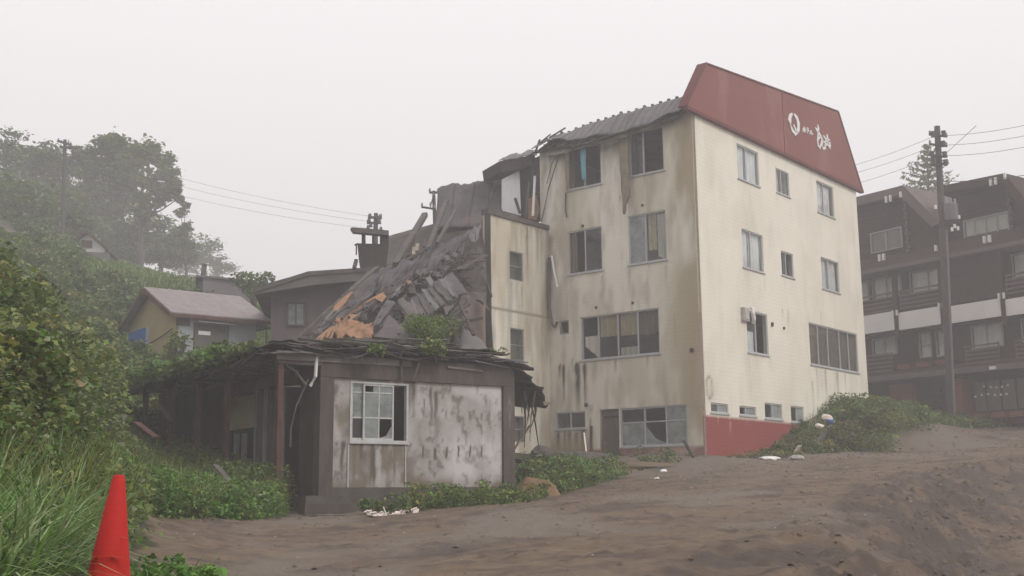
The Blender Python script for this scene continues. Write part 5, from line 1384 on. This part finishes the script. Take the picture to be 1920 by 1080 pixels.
clumps('weeds', scatter([(-5.0, 25.0), (-5.2, 27), (-8, 31), (-10, 34.5), (-8.2, 29), (-6.8, 26.5), (-5.8, 24.6)], 330), .5, 1.1, .4, 150, .05, ['weed', 'hill'], label='weeds growing into the annex porch')
# big-leaved tangle at the near left
clumps('vine_tangle', scatter([(-5.2, 11.6), (-5.4, 14.5), (-6.6, 17.5), (-10, 18.5), (-13, 19), (-9, 12.5), (-6.2, 11)], 330), .8, 1.9, .6, 560, .066, ['vine', 'weed', 'fresh'], label='tall tangle of large-leaved vines at the near left', up=.6, elong=1.35)
clumps('vine_tangle', scatter([(-6.9, 19), (-8.4, 24), (-10.6, 29.5), (-17, 30), (-14, 19)], 330), .8, 2.2, .8, 380, .085, ['vine', 'hill', 'weed'], label='vines climbing the slope behind the near tangle', up=.5, elong=1.35)
blades('weed_stalks', scatter(SL, 4200), .4, 1.15, .008, ['weed', 'grass', 'dry'], 'thin stalks and grass standing out of the slope weeds', per=6, arch=.7)
blades('weed_stalks', scatter([(-.5, 25.9), (.4, 27.4), (1.3, 29.5), (2.8, 33.4), (3.6, 36.6), (.6, 37), (-2.6, 25.2)], 260), .2, .6, .008, ['grass', 'weed'], 'thin grass in the weeds right of the annex', per=5, arch=.8)
blades('weed_stalks', scatter([(10.5, 43), (13.0, 44.6), (20, 52), (22, 55), (16, 52), (12, 47.5)], 420), .3, .8, .014, ['grass', 'dry', 'weed'], 'straggling grass along the top of the bank', per=6, arch=.8)
# hillside shrubs
clumps('hillside_shrubs', clear_view(clear_view(scatter([(-10.8, 31), (-12.6, 37), (-15.2, 43), (-17.2, 50), (-21, 62), (-34, 66), (-30, 44), (-20, 30)], 720), 118, 218, 488, 1.3), 218, 400, 552, .8), .4, 1.3, .9, 170, .15, ['hill', 'weed'], label='green shrubs covering the misty hillside', up=.5)
clumps('hillside_shrubs', scatter([(-9.4, 33.5), (-8.5, 40), (-11, 44), (-13.2, 44.5), (-14.5, 41.5), (-11.5, 34)], 260), .2, .7, .5, 110, .11, ['hill', 'fresh', 'weed'], label='low shrubs below the small shed', up=.5)
clumps('hillside_shrubs', clear_view(clear_view(scatter([(-17.5, 52), (-15, 60), (-20, 70), (-32, 74), (-24, 62)], 260), 118, 218, 488, 1.2), 218, 400, 530, .8), .3, 1.2, 1.0, 120, .18, ['hill', 'tree'], label='low shrubs round the small white house', up=.5)
clumps('hillside_shrubs', scatter([(-30, 76), (-62, 76), (-70, 112), (-40, 112)], 330), 1.2, 4.0, 2.2, 150, .4, ['tree', 'hill'], label='dim scrub under the trees at the top left', up=.5)
blades('meadow_grass', scatter([(-9, 48), (-8, 66), (-14, 76), (-30, 76), (-19, 50)], 8000), .3, .7, .06, ['fresh', 'grass', 'weed'], 'short grass on the misty meadow above the shed', per=4)
# strip before the annex and patch at its right
clumps('weeds', scatter([(-2.9, 25.35), (-2.5, 24.9), (-.5, 25.8), (.35, 27.3), (1.0, 29), (.4, 29.4), (-.2, 28.6), (-2.3, 26.9), (-3.1, 25.7)], 130), .08, .6, .26, 90, .05, ['fresh', 'weed', 'pale'], label='low green weeds along the foot of the annex front', power=1.6)
clumps('weeds', scatter([(.6, 29.4), (1.3, 29.6), (2.6, 33.2), (3.6, 36.5), (1.5, 38), (0, 35), (.5, 31)], 230), .1, .7, .4, 100, .06, ['fresh', 'weed', 'hill'], label='weeds between the annex and the hotel entrance', power=1.5)
clumps('weeds', scatter([(3.4, 36.6), (5.8, 39.2), (6.5, 40.6), (2, 43.8), (-.5, 41), (0, 38)], 70), .06, .45, .3, 60, .055, ['weed', 'hill'], label='sparse weeds at the foot of the shaded hotel front', power=2)
clumps('weeds', scatter([(6.8, 40.6), (8.7, 40.9), (11, 42.6), (10.6, 45.6), (9, 43.6)], 60), .05, .35, .3, 60, .055, ['weed', 'dry'], label='sparse weeds at the foot of the red base band', power=2)
clumps('weeds', scatter([(13.0, 44.6), (14.5, 46.2), (20, 52.4), (24, 55.6), (23, 57.5), (16.8, 53.2), (12.6, 48.2)], 280), .1, .8, .5, 100, .08, ['weed', 'hill', 'fresh'], label='weeds along the mud edge before the lodge', power=1.5)
# grass at the lower left corner
blades('tall_grass', scatter([(-3.2, 6.0), (-4.2, 9.2), (-3.6, 9.4), (-2.75, 7.2), (-2.45, 6.2), (-2.3, 5.2), (-3.0, 4.6)], 250), .5, 1.1, .013, ['grass', 'fresh'], 'tall arching grass beside the traffic cone', per=13, arch=1.25)
blades('tall_grass', scatter([(-3.9, 9.0), (-5.6, 12), (-5.0, 13.5), (-3.8, 10.4)], 130), .5, 1.0, .011, ['weed', 'grass'], 'taller grass stalks behind the corner grass', per=12, arch=.8)
clumps('weeds', scatter([(-3.6, 5.4), (-4.4, 9.4), (-3.3, 8.8), (-2.4, 6.4), (-2.2, 5.0)], 150), .1, .45, .2, 60, .045, ['fresh', 'weed'], label='small leaves under the corner grass')
clumps('weeds', scatter([(-2.62, 7.8), (-1.95, 7.7), (-2.05, 8.3), (-2.7, 8.5)], 34), .08, .30, .13, 70, .035, ['fresh'], label='little green weeds right of the traffic cone')
blades('tall_grass', scatter([(-2.6, 7.7), (-1.9, 7.7), (-2.1, 8.3), (-2.7, 8.4)], 16), .25, .45, .004, ['fresh'], 'thin grass right of the traffic cone', per=6, arch=1.1)

clumps('weeds', scatter([(9.3, 43.9), (11.2, 43.1), (12.8, 46.6), (11.5, 47.1), (10.2, 45.4)], 150), .1, .5, .3, 90, .055, ['weed', 'hill', 'dry'], label='weeds where the bank meets the red base band')
clumps('weeds', scatter([(11.0, 43.0), (13.2, 44.6), (13.6, 47.4), (11.9, 46.6), (10.4, 44.6)], 130), .15, .6, .35, 90, .065, ['weed', 'dry', 'hill'], label='weeds on the bank slope against the red base band')
# countable plants
def bush(px, py, Y, rx, rz, n, ls, pals, label, cat='bush', name='bush', nb=6, zoff=0, loc=None):
    """a bush: some stems from its foot, leaves in lobes round them"""
    top_ = P(px, py, Y); foot = Vector((top_.x, top_.y, top_.z-rz)) if loc is None else Vector(loc)
    o = empty(name, tuple(foot), label, cat)
    m = MB(); Cs = []
    for i in range(nb):
        an = 2*math.pi*i/nb+R.uniform(-.4, .4); rr = rx*R.uniform(.2, .75); hh = rz*R.uniform(.45, .95)
        e = foot+Vector((math.cos(an)*rr, math.sin(an)*rr, hh)); md = foot.lerp(e, .5)+Vector((0, 0, hh*.12))
        m.tube([foot, md, e], [.03*rx+.01, .02*rx+.008, .006], 5)
        for j in range(n//nb):
            v = R.normal(size=3); v /= np.linalg.norm(v); q = R.uniform(.2, 1)**.5*rx*.55
            Cs.append((e.x+v[0]*q, e.y+v[1]*q, max(e.z+v[2]*q*.8, foot.z+.02)))
    m.build('stem', M['bark'], o)
    Cs = np.array(Cs)
    lf = leaf_mesh('foliage', Cs, ls*R.uniform(.6, 1.4, len(Cs)), pal(pals, len(Cs)), parent=o); lf['kind'] = 'stuff'
    return o
bush(1634, 765, 46.5, .9, 1.25, 2200, .085, ['weed', 'hill'], 'large round bush heaped against the right end of the hotel gable', nb=9)
bush(1588, 800, 44.6, .8, .9, 1500, .075, ['weed', 'dry'], 'lower yellowish bush left of the large bank bush', nb=7)
bush(1700, 797, 48.5, 1.1, .6, 1300, .075, ['weed', 'hill'], 'low bush between the large bank bush and the lodge', nb=7)
bush(1625, 818, 45.0, 1.1, .7, 1500, .075, ['weed', 'hill'], 'low dark bush under the large bank bush', nb=8)
bush(815, 625, 28.2, .52, .75, 2600, .034, ['fresh', 'weed'], 'feathery green shrub growing on the annex roof', cat='shrub', nb=9, name='roof_shrub', loc=tuple(AX.p(2.9, -.4, 3.45)))
bush(790, 655, 27.6, .36, .5, 420, .075, ['pale', 'weed'], 'pale-leaved plant hanging at the roof edge under the feathery shrub', cat='plant', nb=6, name='roof_plant', loc=tuple(AX.p(2.75, .4, 3.1)))
bush(690, 665, 27, .20, .5, 300, .065, ['fresh', 'weed'], 'green creeper dangling from the annex roof above the window', cat='plant', nb=5, name='creeper', loc=tuple(AX.p(1.2, .42, 3.0)))
bush(465, 660, 27, .35, .35, 420, .07, ['pale', 'weed'], 'yellow-green plant on the left end of the porch roof', cat='plant', nb=6, name='roof_plant', loc=tuple(AX.p(-1.2, -1.4, 3.15)))
bush(720, 975, 25, .18, .32, 160, .07, ['pale', 'fresh'], 'yellow-green seedling behind the white litter', cat='plant', nb=5, name='seedling', loc=tuple(Vector((-3.15, 25.2, Hz(-3.15, 25.2)))))
clumps('roof_moss_plants', np.array([tuple(AX.p(u, -t, 0))[:2] for u, t in zip(R.uniform(-1.7, .4, 260), R.uniform(1.8, 9.5, 260))]), .15, .65, .35, 60, .08, ['fresh', 'weed', 'hill'], label='plants overgrowing the sagging porch roof', ground_z=np.full(260, 3.12))
clumps('roof_moss_plants', np.array([tuple(AX.p(u, -t, 0))[:2] for u, t in zip(R.uniform(0, 5.2, 34), R.uniform(-.2, 1.2, 34))]), .06, .22, .16, 36, .05, ['weed', 'pale'], label='small plants along the annex roof edge', ground_z=np.full(34, 3.5))
bush(800, 600, 35, .8, .9, 900, .09, ['hill', 'weed'], 'green shrub in front of the fallen roof sheets', cat='shrub', nb=7, name='shrub', loc=tuple(P(810, 655, 33)))
bush(60, 640, 13.5, .5, 2.0, 200, .12, ['vine', 'dry'], 'tall reddish weed with a bare dark stem in the near tangle', cat='plant', nb=4, name='tall_weed', loc=(-5.45, 13.0, Hz(-5.45, 13.0)))
bush(270, 640, 43, .9, 1.0, 700, .12, ['hill', 'weed'], 'blue-green shrub below the blue shed door', cat='shrub', nb=6, name='shrub', loc=tuple(P(255, 705, 42)))
bush(325, 600, 43, .6, 1.2, 420, .10, ['weed'], 'light shrub standing before the yellow shed corner', cat='shrub', nb=5, name='shrub', loc=tuple(P(325, 690, 42.5)))
bush(470, 520, 55, 1.0, 1.6, 700, .14, ['tree'], 'small tree top between the grey outbuilding and mauve house', cat='tree', nb=6, name='small_tree', loc=tuple(P(476, 580, 55)))

# trees
def tree(name, base, blobs, Y, ls, pals, label, per=520, trunk_r=.22, sparse=1.0):
    b = Vector(base); o = empty(name, tuple(b), label, 'tree')
    m = MB(); lm = []; Cs = []
    tp = P(blobs[0][0], blobs[0][1], Y)
    top3 = Vector((tp.x, tp.y, tp.z)); fork = b.lerp(top3, .35)+Vector((R.uniform(-.3, .3), 0, 0))
    tm = MB(); tm.tube([b-Vector((0, 0, .5)), b.lerp(fork, .5)+Vector((.1, 0, 0)), fork, fork.lerp(top3, .6)], [trunk_r*1.3, trunk_r, trunk_r*.8, trunk_r*.35], 8); tm.build('trunk', M['bark'], o)
    for (px, py, r) in blobs:
        yy = Y+R.uniform(-1.6, 1.6); c = P(px, py, yy); rm = r*yy/2226
        mid = fork.lerp(c, .55)+Vector((0, 0, .25)); k = R.uniform(.3, .9)
        m.tube([fork.lerp(top3, max(0, k-.35)), mid, c], [trunk_r*.4, trunk_r*.25, .03], 5)
        ns = int(11*sparse)+3
        for s_ in range(ns):
            v = R.normal(size=3); v /= np.linalg.norm(v); v *= R.uniform(.45, 1)*rm
            e = c+Vector((v[0], v[1], v[2]*.85))
            m.tube([c.lerp(mid, .3), c.lerp(e, .5)+Vector((0, 0, .08)), e], [.045, .03, .012], 4)
            q = int(per/ns); w = R.normal(size=(q, 3))*rm*.20*np.array([1.25, 1.25, .62])
            Cs.append(np.array(e)[None]+w)
    m.build('limbs', M['bark'], o)
    Cs = np.concatenate(Cs)
    cr = leaf_mesh('crown', Cs, ls*R.uniform(.6, 1.5, len(Cs)), pal(pals, len(Cs)), parent=o, up=.7); cr['kind'] = 'stuff'
    return o
def at(px, py, Y): return tuple(P(px, py, Y))
tree('broadleaf_tree', at(245, 512, 110), [(205, 285, 42), (190, 330, 42), (160, 370, 40), (215, 375, 48), (180, 430, 48), (235, 440, 50), (245, 330, 34), (225, 290, 30)], 110, .30, ['tree', 'hill'], 'tall broadleaf tree in mist beside the leaning pole', per=1900, trunk_r=.35)
tree('broadleaf_tree', at(262, 512, 98), [(270, 285, 30), (300, 300, 28), (318, 330, 22), (285, 335, 30), (250, 300, 30), (300, 370, 26), (265, 385, 30), (325, 355, 12), (335, 372, 9)], 98, .25, ['tree', 'weed'], 'airy tree with see-through crown right of the tall broadleaf tree', per=620, trunk_r=.26, sparse=1.2)
tree('broadleaf_tree', at(300, 512, 108), [(290, 430, 45), (330, 462, 34), (265, 462, 42), (348, 478, 22), (310, 478, 32), (250, 482, 30)], 108, .32, ['tree'], 'rounded lower tree at the foot of the airy tree', per=800)
tree('broadleaf_tree', at(350, 510, 104), [(340, 400, 12), (350, 425, 12), (355, 455, 16), (335, 440, 14), (360, 480, 18), (348, 385, 8)], 104, .26, ['tree'], 'thin ragged sapling at the right end of the misty trees', per=150, trunk_r=.12)
tree('broadleaf_tree', at(30, 470, 165), [(35, 275, 42), (5, 300, 50), (70, 300, 40), (-40, 330, 60), (25, 350, 60), (70, 380, 50), (0, 410, 70)], 165, .42, ['tree'], 'big dim tree at the far left in the fog', per=1000, trunk_r=.35)
tree('broadleaf_tree', at(110, 470, 150), [(100, 300, 35), (130, 330, 35), (95, 360, 45), (140, 390, 40), (105, 420, 50), (60, 440, 50), (75, 310, 40), (150, 300, 30), (60, 350, 50), (150, 440, 40)], 150, .40, ['tree'], 'dim tree behind the leaning pole', per=900, trunk_r=.28)
tree('broadleaf_tree', at(205, 500, 112), [(205, 462, 36), (170, 465, 28), (235, 470, 32), (120, 450, 35), (85, 460, 30)], 112, .32, ['tree', 'hill'], 'dark low tree behind the small white house', per=800, trunk_r=.2)
tree('broadleaf_tree', at(385, 520, 170), [(380, 470, 35), (340, 450, 40), (410, 500, 30), (360, 500, 40)], 170, .34, ['tree'], 'pale tree shape almost lost in the fog', per=700, trunk_r=.3)
# conifer behind the lodge
cf = empty('conifer', at(1741, 430, 78), 'tall sparse conifer with drooping tiers behind the lodge', 'tree')
cb0 = P(1742, 440, 78); ct = P(1738, 276, 78)
m = MB(); m.tube([cb0-Vector((0, 0, 2)), ct], [.16, .03], 7); m.build('trunk', M['bark'], cf)
m = MB(); Cs = []
for i in range(12):
    f = i/11; c = cb0.lerp(ct, .22+.78*f); L_ = (1-f)*2.9+.25
    for j in range(7):
        an = j*2*math.pi/7+i*.6+R.uniform(-.2, .2); L2 = L_*R.uniform(.75, 1.1)
        e = c+Vector((math.cos(an)*L2, math.sin(an)*L2, L2*.38)); md = c.lerp(e, .5)-Vector((0, 0, L2*.06))
        m.tube([c, md, e], [.03, .02, .008], 4)
        for k in range(int(8*L2)+4):
            q = R.uniform(.15, 1); p0 = c.lerp(md, q*2) if q < .5 else md.lerp(e, q*2-1)
            Cs.append(np.array(p0)+R.normal(size=3)*np.array([.09, .09, .05]))
m.build('limbs', M['bark'], cf)
Cs = np.array(Cs)
o = leaf_mesh('crown', Cs, .16*R.uniform(.6, 1.4, len(Cs)), pal(['hill', 'tree'], len(Cs)), parent=cf, elong=2.2); o['kind'] = 'stuff'

# ------------------------------------------------------------------ things on the ground
# traffic cone, leaning a little to the right at its top
Yc = 6.2
ctop = P(223.5, 890, Yc); gzc = Hz(ctop.x-.06, Yc)
foot = Vector((P(196, 1100, Yc).x, Yc, gzc))
cone = empty('traffic_cone', tuple(foot), 'red traffic cone leaning slightly at the lower left corner', 'traffic cone')
ax_ = (Vector(ctop)-foot).normalized(); L_ = (Vector(ctop)-foot).length
m = MB(); fs = (0, .03, .035, .5, .985, 1.0); rs_ = (.185, .183, .160, .095, .031, .022)
m.tube([foot+ax_*L_*f for f in fs], list(rs_), 28, cap=False)
m.tube([foot+ax_*L_, foot+ax_*(L_-.06)], [.022, .018], 28, cap=False)
m.build('cone_body', M['cone'], cone, smooth=True)
m = MB(); b = foot-Vector((.2, .2, .0)); m.box(b, (.4, 0, 0), (0, .4, 0), (0, 0, .03)); m.build('base', M['cone'], cone)

def rock(name, c, s, mat, label=None, cat=None, group=None, sq=(1, 1, .6), seed=0, parent=None, sub=2):
    import bmesh
    bm = bmesh.new(); bmesh.ops.create_icosphere(bm, subdivisions=sub, radius=1)
    v = [Vector((p.co.x, p.co.y, p.co.z)) for p in bm.verts]; f = [[q.index for q in fc.verts] for fc in bm.faces]; bm.free()
    rr = random.Random(seed)
    off = [rr.uniform(0, 50) for _ in range(3)]
    out = []
    for p in v:
        k = 1+.55*(float(fbm(np.array([p.x*1.6+off[0]+p.z]), np.array([p.y*1.6+off[1]-p.z]), 5)[0])-.5)*2
        out.append(Vector(c)+Vector((p.x*s*sq[0]*k, p.y*s*sq[1]*k, p.z*s*sq[2]*k)))
    o = mesh_obj(name, out, f, mat, parent, loc=None if parent else c)
    return tag(o, label, cat, group) if parent is None else o
# sandy mound right of the annex
MV = []; n1 = 40
gxm, gym = np.meshgrid(np.linspace(-1, 1, n1), np.linspace(-1, 1, 28))
mcx, mcy = .55, 29.0
xx = mcx+gxm*.62; yy = mcy+gym*.5
rr = np.hypot(gxm*(1.05-.1*gym), gym)+(fbm(gxm*1.5+3, gym*1.5, 19)-.5)*.5
hh = .42*np.clip(1-rr**2, -.12, 1)*(.75+.5*fbm(xx*3, yy*3, 7)) - .02
zz = H(xx.ravel(), yy.ravel())[0].reshape(xx.shape)+hh
ii = np.arange(xx.size).reshape(xx.shape)
o = np_mesh('sand_mound', np.stack([xx.ravel(), yy.ravel(), zz.ravel()], 1), np.stack([ii[:-1, :-1], ii[:-1, 1:], ii[1:, 1:], ii[1:, :-1]], -1).reshape(-1, 4), M['sand'], loc=(mcx, mcy, 0), smooth=True)
tag(o, 'small mound of orange-brown sand right of the annex', 'mound')
# white litter strip before the steps
def groundpt(px, py, Y0=20, Y1=60):
    """where the sight line through a pixel meets the ground"""
    best = None; Ys = np.linspace(Y0, Y1, 400)
    pts = np.array([tuple(P(px, py, y)) for y in Ys]); hz_ = Hbase(pts[:, 0], pts[:, 1])[0]
    k = np.where(pts[:, 2] < hz_)[0]
    return Ys[k[0]] if len(k) else Y1
lit = empty('litter_pile', (-3.05, 24.6, Hz(-3.05, 24.6)), 'strip of white torn litter lying before the annex steps', 'litter')
for i in range(34):
    x = R.uniform(-3.15, -2.05); y = 24.45+R.uniform(-.09, .09); z = Hz(x, y)+.02+R.uniform(0, .07); an = R.uniform(-.5, .5); l = R.uniform(.05, .16)
    board('scrap', (x, y, z), (x+l*math.cos(an), y+l*math.sin(an), z+R.uniform(-.02, .05)), R.uniform(.03, .08), R.uniform(.01, .03), M['litter'], lit, roll=R.uniform(-1, 1))
board('scrap', (-2.62, 24.5, Hz(-2.6, 24.5)+.04), (-2.69, 24.5, Hz(-2.6, 24.5)+.22), .06, .02, M['litter'], lit)
# rubbish near the hotel door
def onground(px, py, s, mat, label, cat, sq=(1, 1, .6), seed=0, Y0=24, Y1=46, name=None):
    Y = groundpt(px, py, Y0, Y1); p = P(px, py, Y); z = Hz(p.x, p.y)
    return rock(name or cat.replace(' ', '_'), (p.x, p.y, z+s*sq[2]*.5), s, M[mat], label, cat, None, sq, seed)
onground(1121, 872, .24, 'green', 'green plastic bag on the rubble by the stained hotel door', 'plastic bag', seed=3)
onground(1098, 876, .26, 'stone', 'grey-white rubbish heap left of the green bag', 'rubbish', seed=4, sq=(1.4, 1, .4))
onground(1133, 876, .09, 'white', 'small white scrap right of the green bag', 'scrap', seed=5)
onground(1244, 884, .10, 'white', 'small white stone in the dirt below the shop-like ground floor window', 'stone', seed=6)
onground(1231, 899, .07, 'white', 'tiny white stone lying a little nearer in the mud than its neighbour', 'stone', seed=7)
onground(1443, 862, .22, 'white', 'flat white bag in the weeds under the red base band', 'plastic bag', seed=8, sq=(1.6, 1, .4), Y0=30)
onground(1494, 864, .20, 'stone', 'pale rounded stone at the foot of the bush bank', 'stone', seed=9, sq=(1.3, 1, .6), Y0=30)
onground(1020, 908, .1, 'white', 'white scrap in the weeds behind the sand mound', 'scrap', seed=10)
def bag(px, py, Y, s, mat, label, seed):
    p = P(px, py, Y); return rock('rubbish_bag', tuple(p), s, M[mat], label, 'bag', None, (1.1, .9, .68), seed)
bag(1552, 783, 44.6, .20, 'litter', 'white rubbish bag on top of the bank beside the bush', 12)
bag(1557, 790, 44.5, .12, 'bluedoor', 'small dark blue bag tucked under the white rubbish bag', 13)
bag(1536, 799, 44.2, .15, 'litter', 'crumpled pale bag lowest on the bank', 14)
# boards and planks lying about
def plank(x0, y0, Y0, x1, y1, Y1, w, t, mat, label, cat='plank', name='plank'):
    a = P(x0, y0, Y0); b = P(x1, y1, Y1); tag(board(name, a, b, w, t, M[mat], None, loc=tuple(a)), label, cat)
Yb = groundpt(1440, 857, 30, 46)
plank(1432, 858, 42.3, 1492, 852, 43.1, .16, .14, 'stone', 'pale concrete kerb piece at the foot of the red base band', 'kerb', 'kerb_stone')
plank(1492, 851, 43.1, 1500, 838, 43.7, .14, .14, 'stone', 'short upright pale block at the bank end of the kerb piece', 'block', 'concrete_block')
plank(1500, 862, 42.9, 1560, 800, 45.2, .22, .12, 'concrete2', 'long dark beam sloping up the bank against the red wall', 'beam', 'beam')
plank(1282, 826, 40.0, 1300, 858, 39.8, .10, .07, 'darkwood', 'thin dark stake leaning at the shaded corner of the hotel', 'stake', 'stake')
plank(404, 872, 23.3, 432, 905, 22.9, .12, .03, 'greywood', 'grey plank sticking out of the weeds near the porch', 'plank')
plank(414, 903, 22.9, 440, 904, 22.8, .07, .03, 'stone', 'short pale board at the foot of the grey plank', 'board', 'board')
plank(297, 758, 31, 320, 790, 30.6, .14, .04, 'greywood', 'pale board leaning at the far end of the porch', 'board', 'board')
plank(255, 792, 27, 292, 820, 26, .16, .04, 'rust', 'brown board lying on the upper slope left of the porch', 'board', 'board')
plank(1095, 812, 42.2, 1100, 852, 41.6, .05, .05, 'litter', 'thin white stick leaning by the small ground floor window', 'stick', 'stick')
plank(972, 880, 32.2, 1040, 893, 32.0, .14, .1, 'darkwood', 'dark plank lying in the weeds right of the annex', 'plank')
plank(960, 862, 33.5, 1010, 872, 33.0, .2, .12, 'darkwood', 'dark broken beam behind the annex corner', 'beam', 'beam')
# rubble hump under the small window
rock('rubble_heap', tuple(P(1014, 850, 40.5)), .32, M['concrete2'], 'dark rubble heap against the foot of the wing wall', 'rubble', None, (1.1, .9, .8), 21, sub=3)
hp = empty('scrap_heap', tuple(P(1035, 862, 40)), 'scattered broken boards lying in the weeds under the wing wall', 'scrap heap')
for i in range(26):
    a_ = P(R.uniform(975, 1095), R.uniform(850, 872), R.uniform(37, 41)); g_ = Hz(a_.x, a_.y); an = R.uniform(0, 3.1); l = R.uniform(.3, 1.0)
    p0 = Vector((a_.x, a_.y, g_+.08)); board('broken_board', p0, p0+Vector((math.cos(an)*l, math.sin(an)*l, R.uniform(0, .3))), R.uniform(.06, .14), .04, M[('darkwood', 'greywood', 'rust')[i % 3]], hp)
rock('rubble_heap', tuple(P(1075, 862, 41.4)), .7, M['concrete2'], 'low brown rubble heap under the small ground floor window', 'rubble', None, (1.8, .8, .4), 22, sub=3)
rock('rubble_heap', tuple(P(1190, 880, 38.6)), .8, MUDM, 'low dirt heap before the ground floor windows', 'rubble', None, (2.6, .8, .25), 23, sub=3)
# stones, clods and twigs strewn in the mud
def strew(name, n, poly, smin, smax, mat, label, flat=.6, el=1.0):
    pts = scatter(poly, n); z = H(pts[:, 0], pts[:, 1])[0]
    s = smin+(smax-smin)*R.uniform(size=n)**3*(.35+.65*np.clip(pts[:, 1]/20, .3, 2))
    base = np.array([(0, 0, 1), (1, 0, .1), (.2, .95, 0), (-.85, .5, .1), (-.7, -.7, -.05), (.4, -.9, .1)])
    V = base[None]*(1+R.normal(size=(n, 6, 1))*.25); th = R.uniform(0, 6.28, n); ca, sa = np.cos(th)[:, None], np.sin(th)[:, None]
    x = V[:, :, 0]*ca*el-V[:, :, 1]*sa; y = V[:, :, 0]*sa*el+V[:, :, 1]*ca
    V = np.stack([x, y, V[:, :, 2]*flat], -1)*s[:, None, None]+np.stack([pts[:, 0], pts[:, 1], z], 1)[:, None]
    T = np.array([(0, 1, 2), (0, 2, 3), (0, 3, 4), (0, 4, 5), (0, 5, 1)])
    F = (T[None]+np.arange(n)[:, None, None]*6).reshape(-1, 3)
    return tag(np_mesh(name, V.reshape(-1, 3), F, mat), label, None, None, 'stuff')
MP = [(-2.4, 6.5), (-5.4, 18), (-4.6, 24), (0, 26), (3, 33), (8.7, 40.3), (14, 45), (24, 55), (24, 40), (12, 28), (8, 18), (4, 7)]
clod = pmat('clod', (.112, .082, .058), var=.4, scale=6, bump=.5)
strew('mud_clods', 6000, MP, .004, .05, clod, 'dark clods strewn over the mud')
strew('mud_clods', 6500, [(1.6, 7), (3.2, 14), (6.3, 22), (11, 29.5), (16, 34), (20, 33), (12, 25), (8, 16), (4.5, 7)], .008, .052, clod, 'dark clods on the dug bank')
strew('pebbles', 900, MP, .004, .028, M['stone'], 'pale pebbles strewn over the mud')
strew('twigs', 500, MP, .004, .016, M['darkwood'], 'dark twigs lying in the mud', flat=.4, el=9)

# ------------------------------------------------------------------ haze
m = MB(); m.box((-420, -70, -4.5), (840, 0, 0), (0, 790, 0), (0, 0, 32.5))
hm_ = bpy.data.materials.new('haze_air'); hm_.use_nodes = True
nt = hm_.node_tree
for n in list(nt.nodes): nt.nodes.remove(n)
ho = nt.nodes.new('ShaderNodeOutputMaterial'); pv = nt.nodes.new('ShaderNodeVolumePrincipled')
pv.inputs['Color'].default_value = (.97, .955, .96, 1); pv.inputs['Density'].default_value = HAZE_DENSITY; pv.inputs['Anisotropy'].default_value = .2
nt.links.new(pv.outputs[0], ho.inputs['Volume'])
hb = m.build('haze', hm_); tag(hb, kind='stuff')
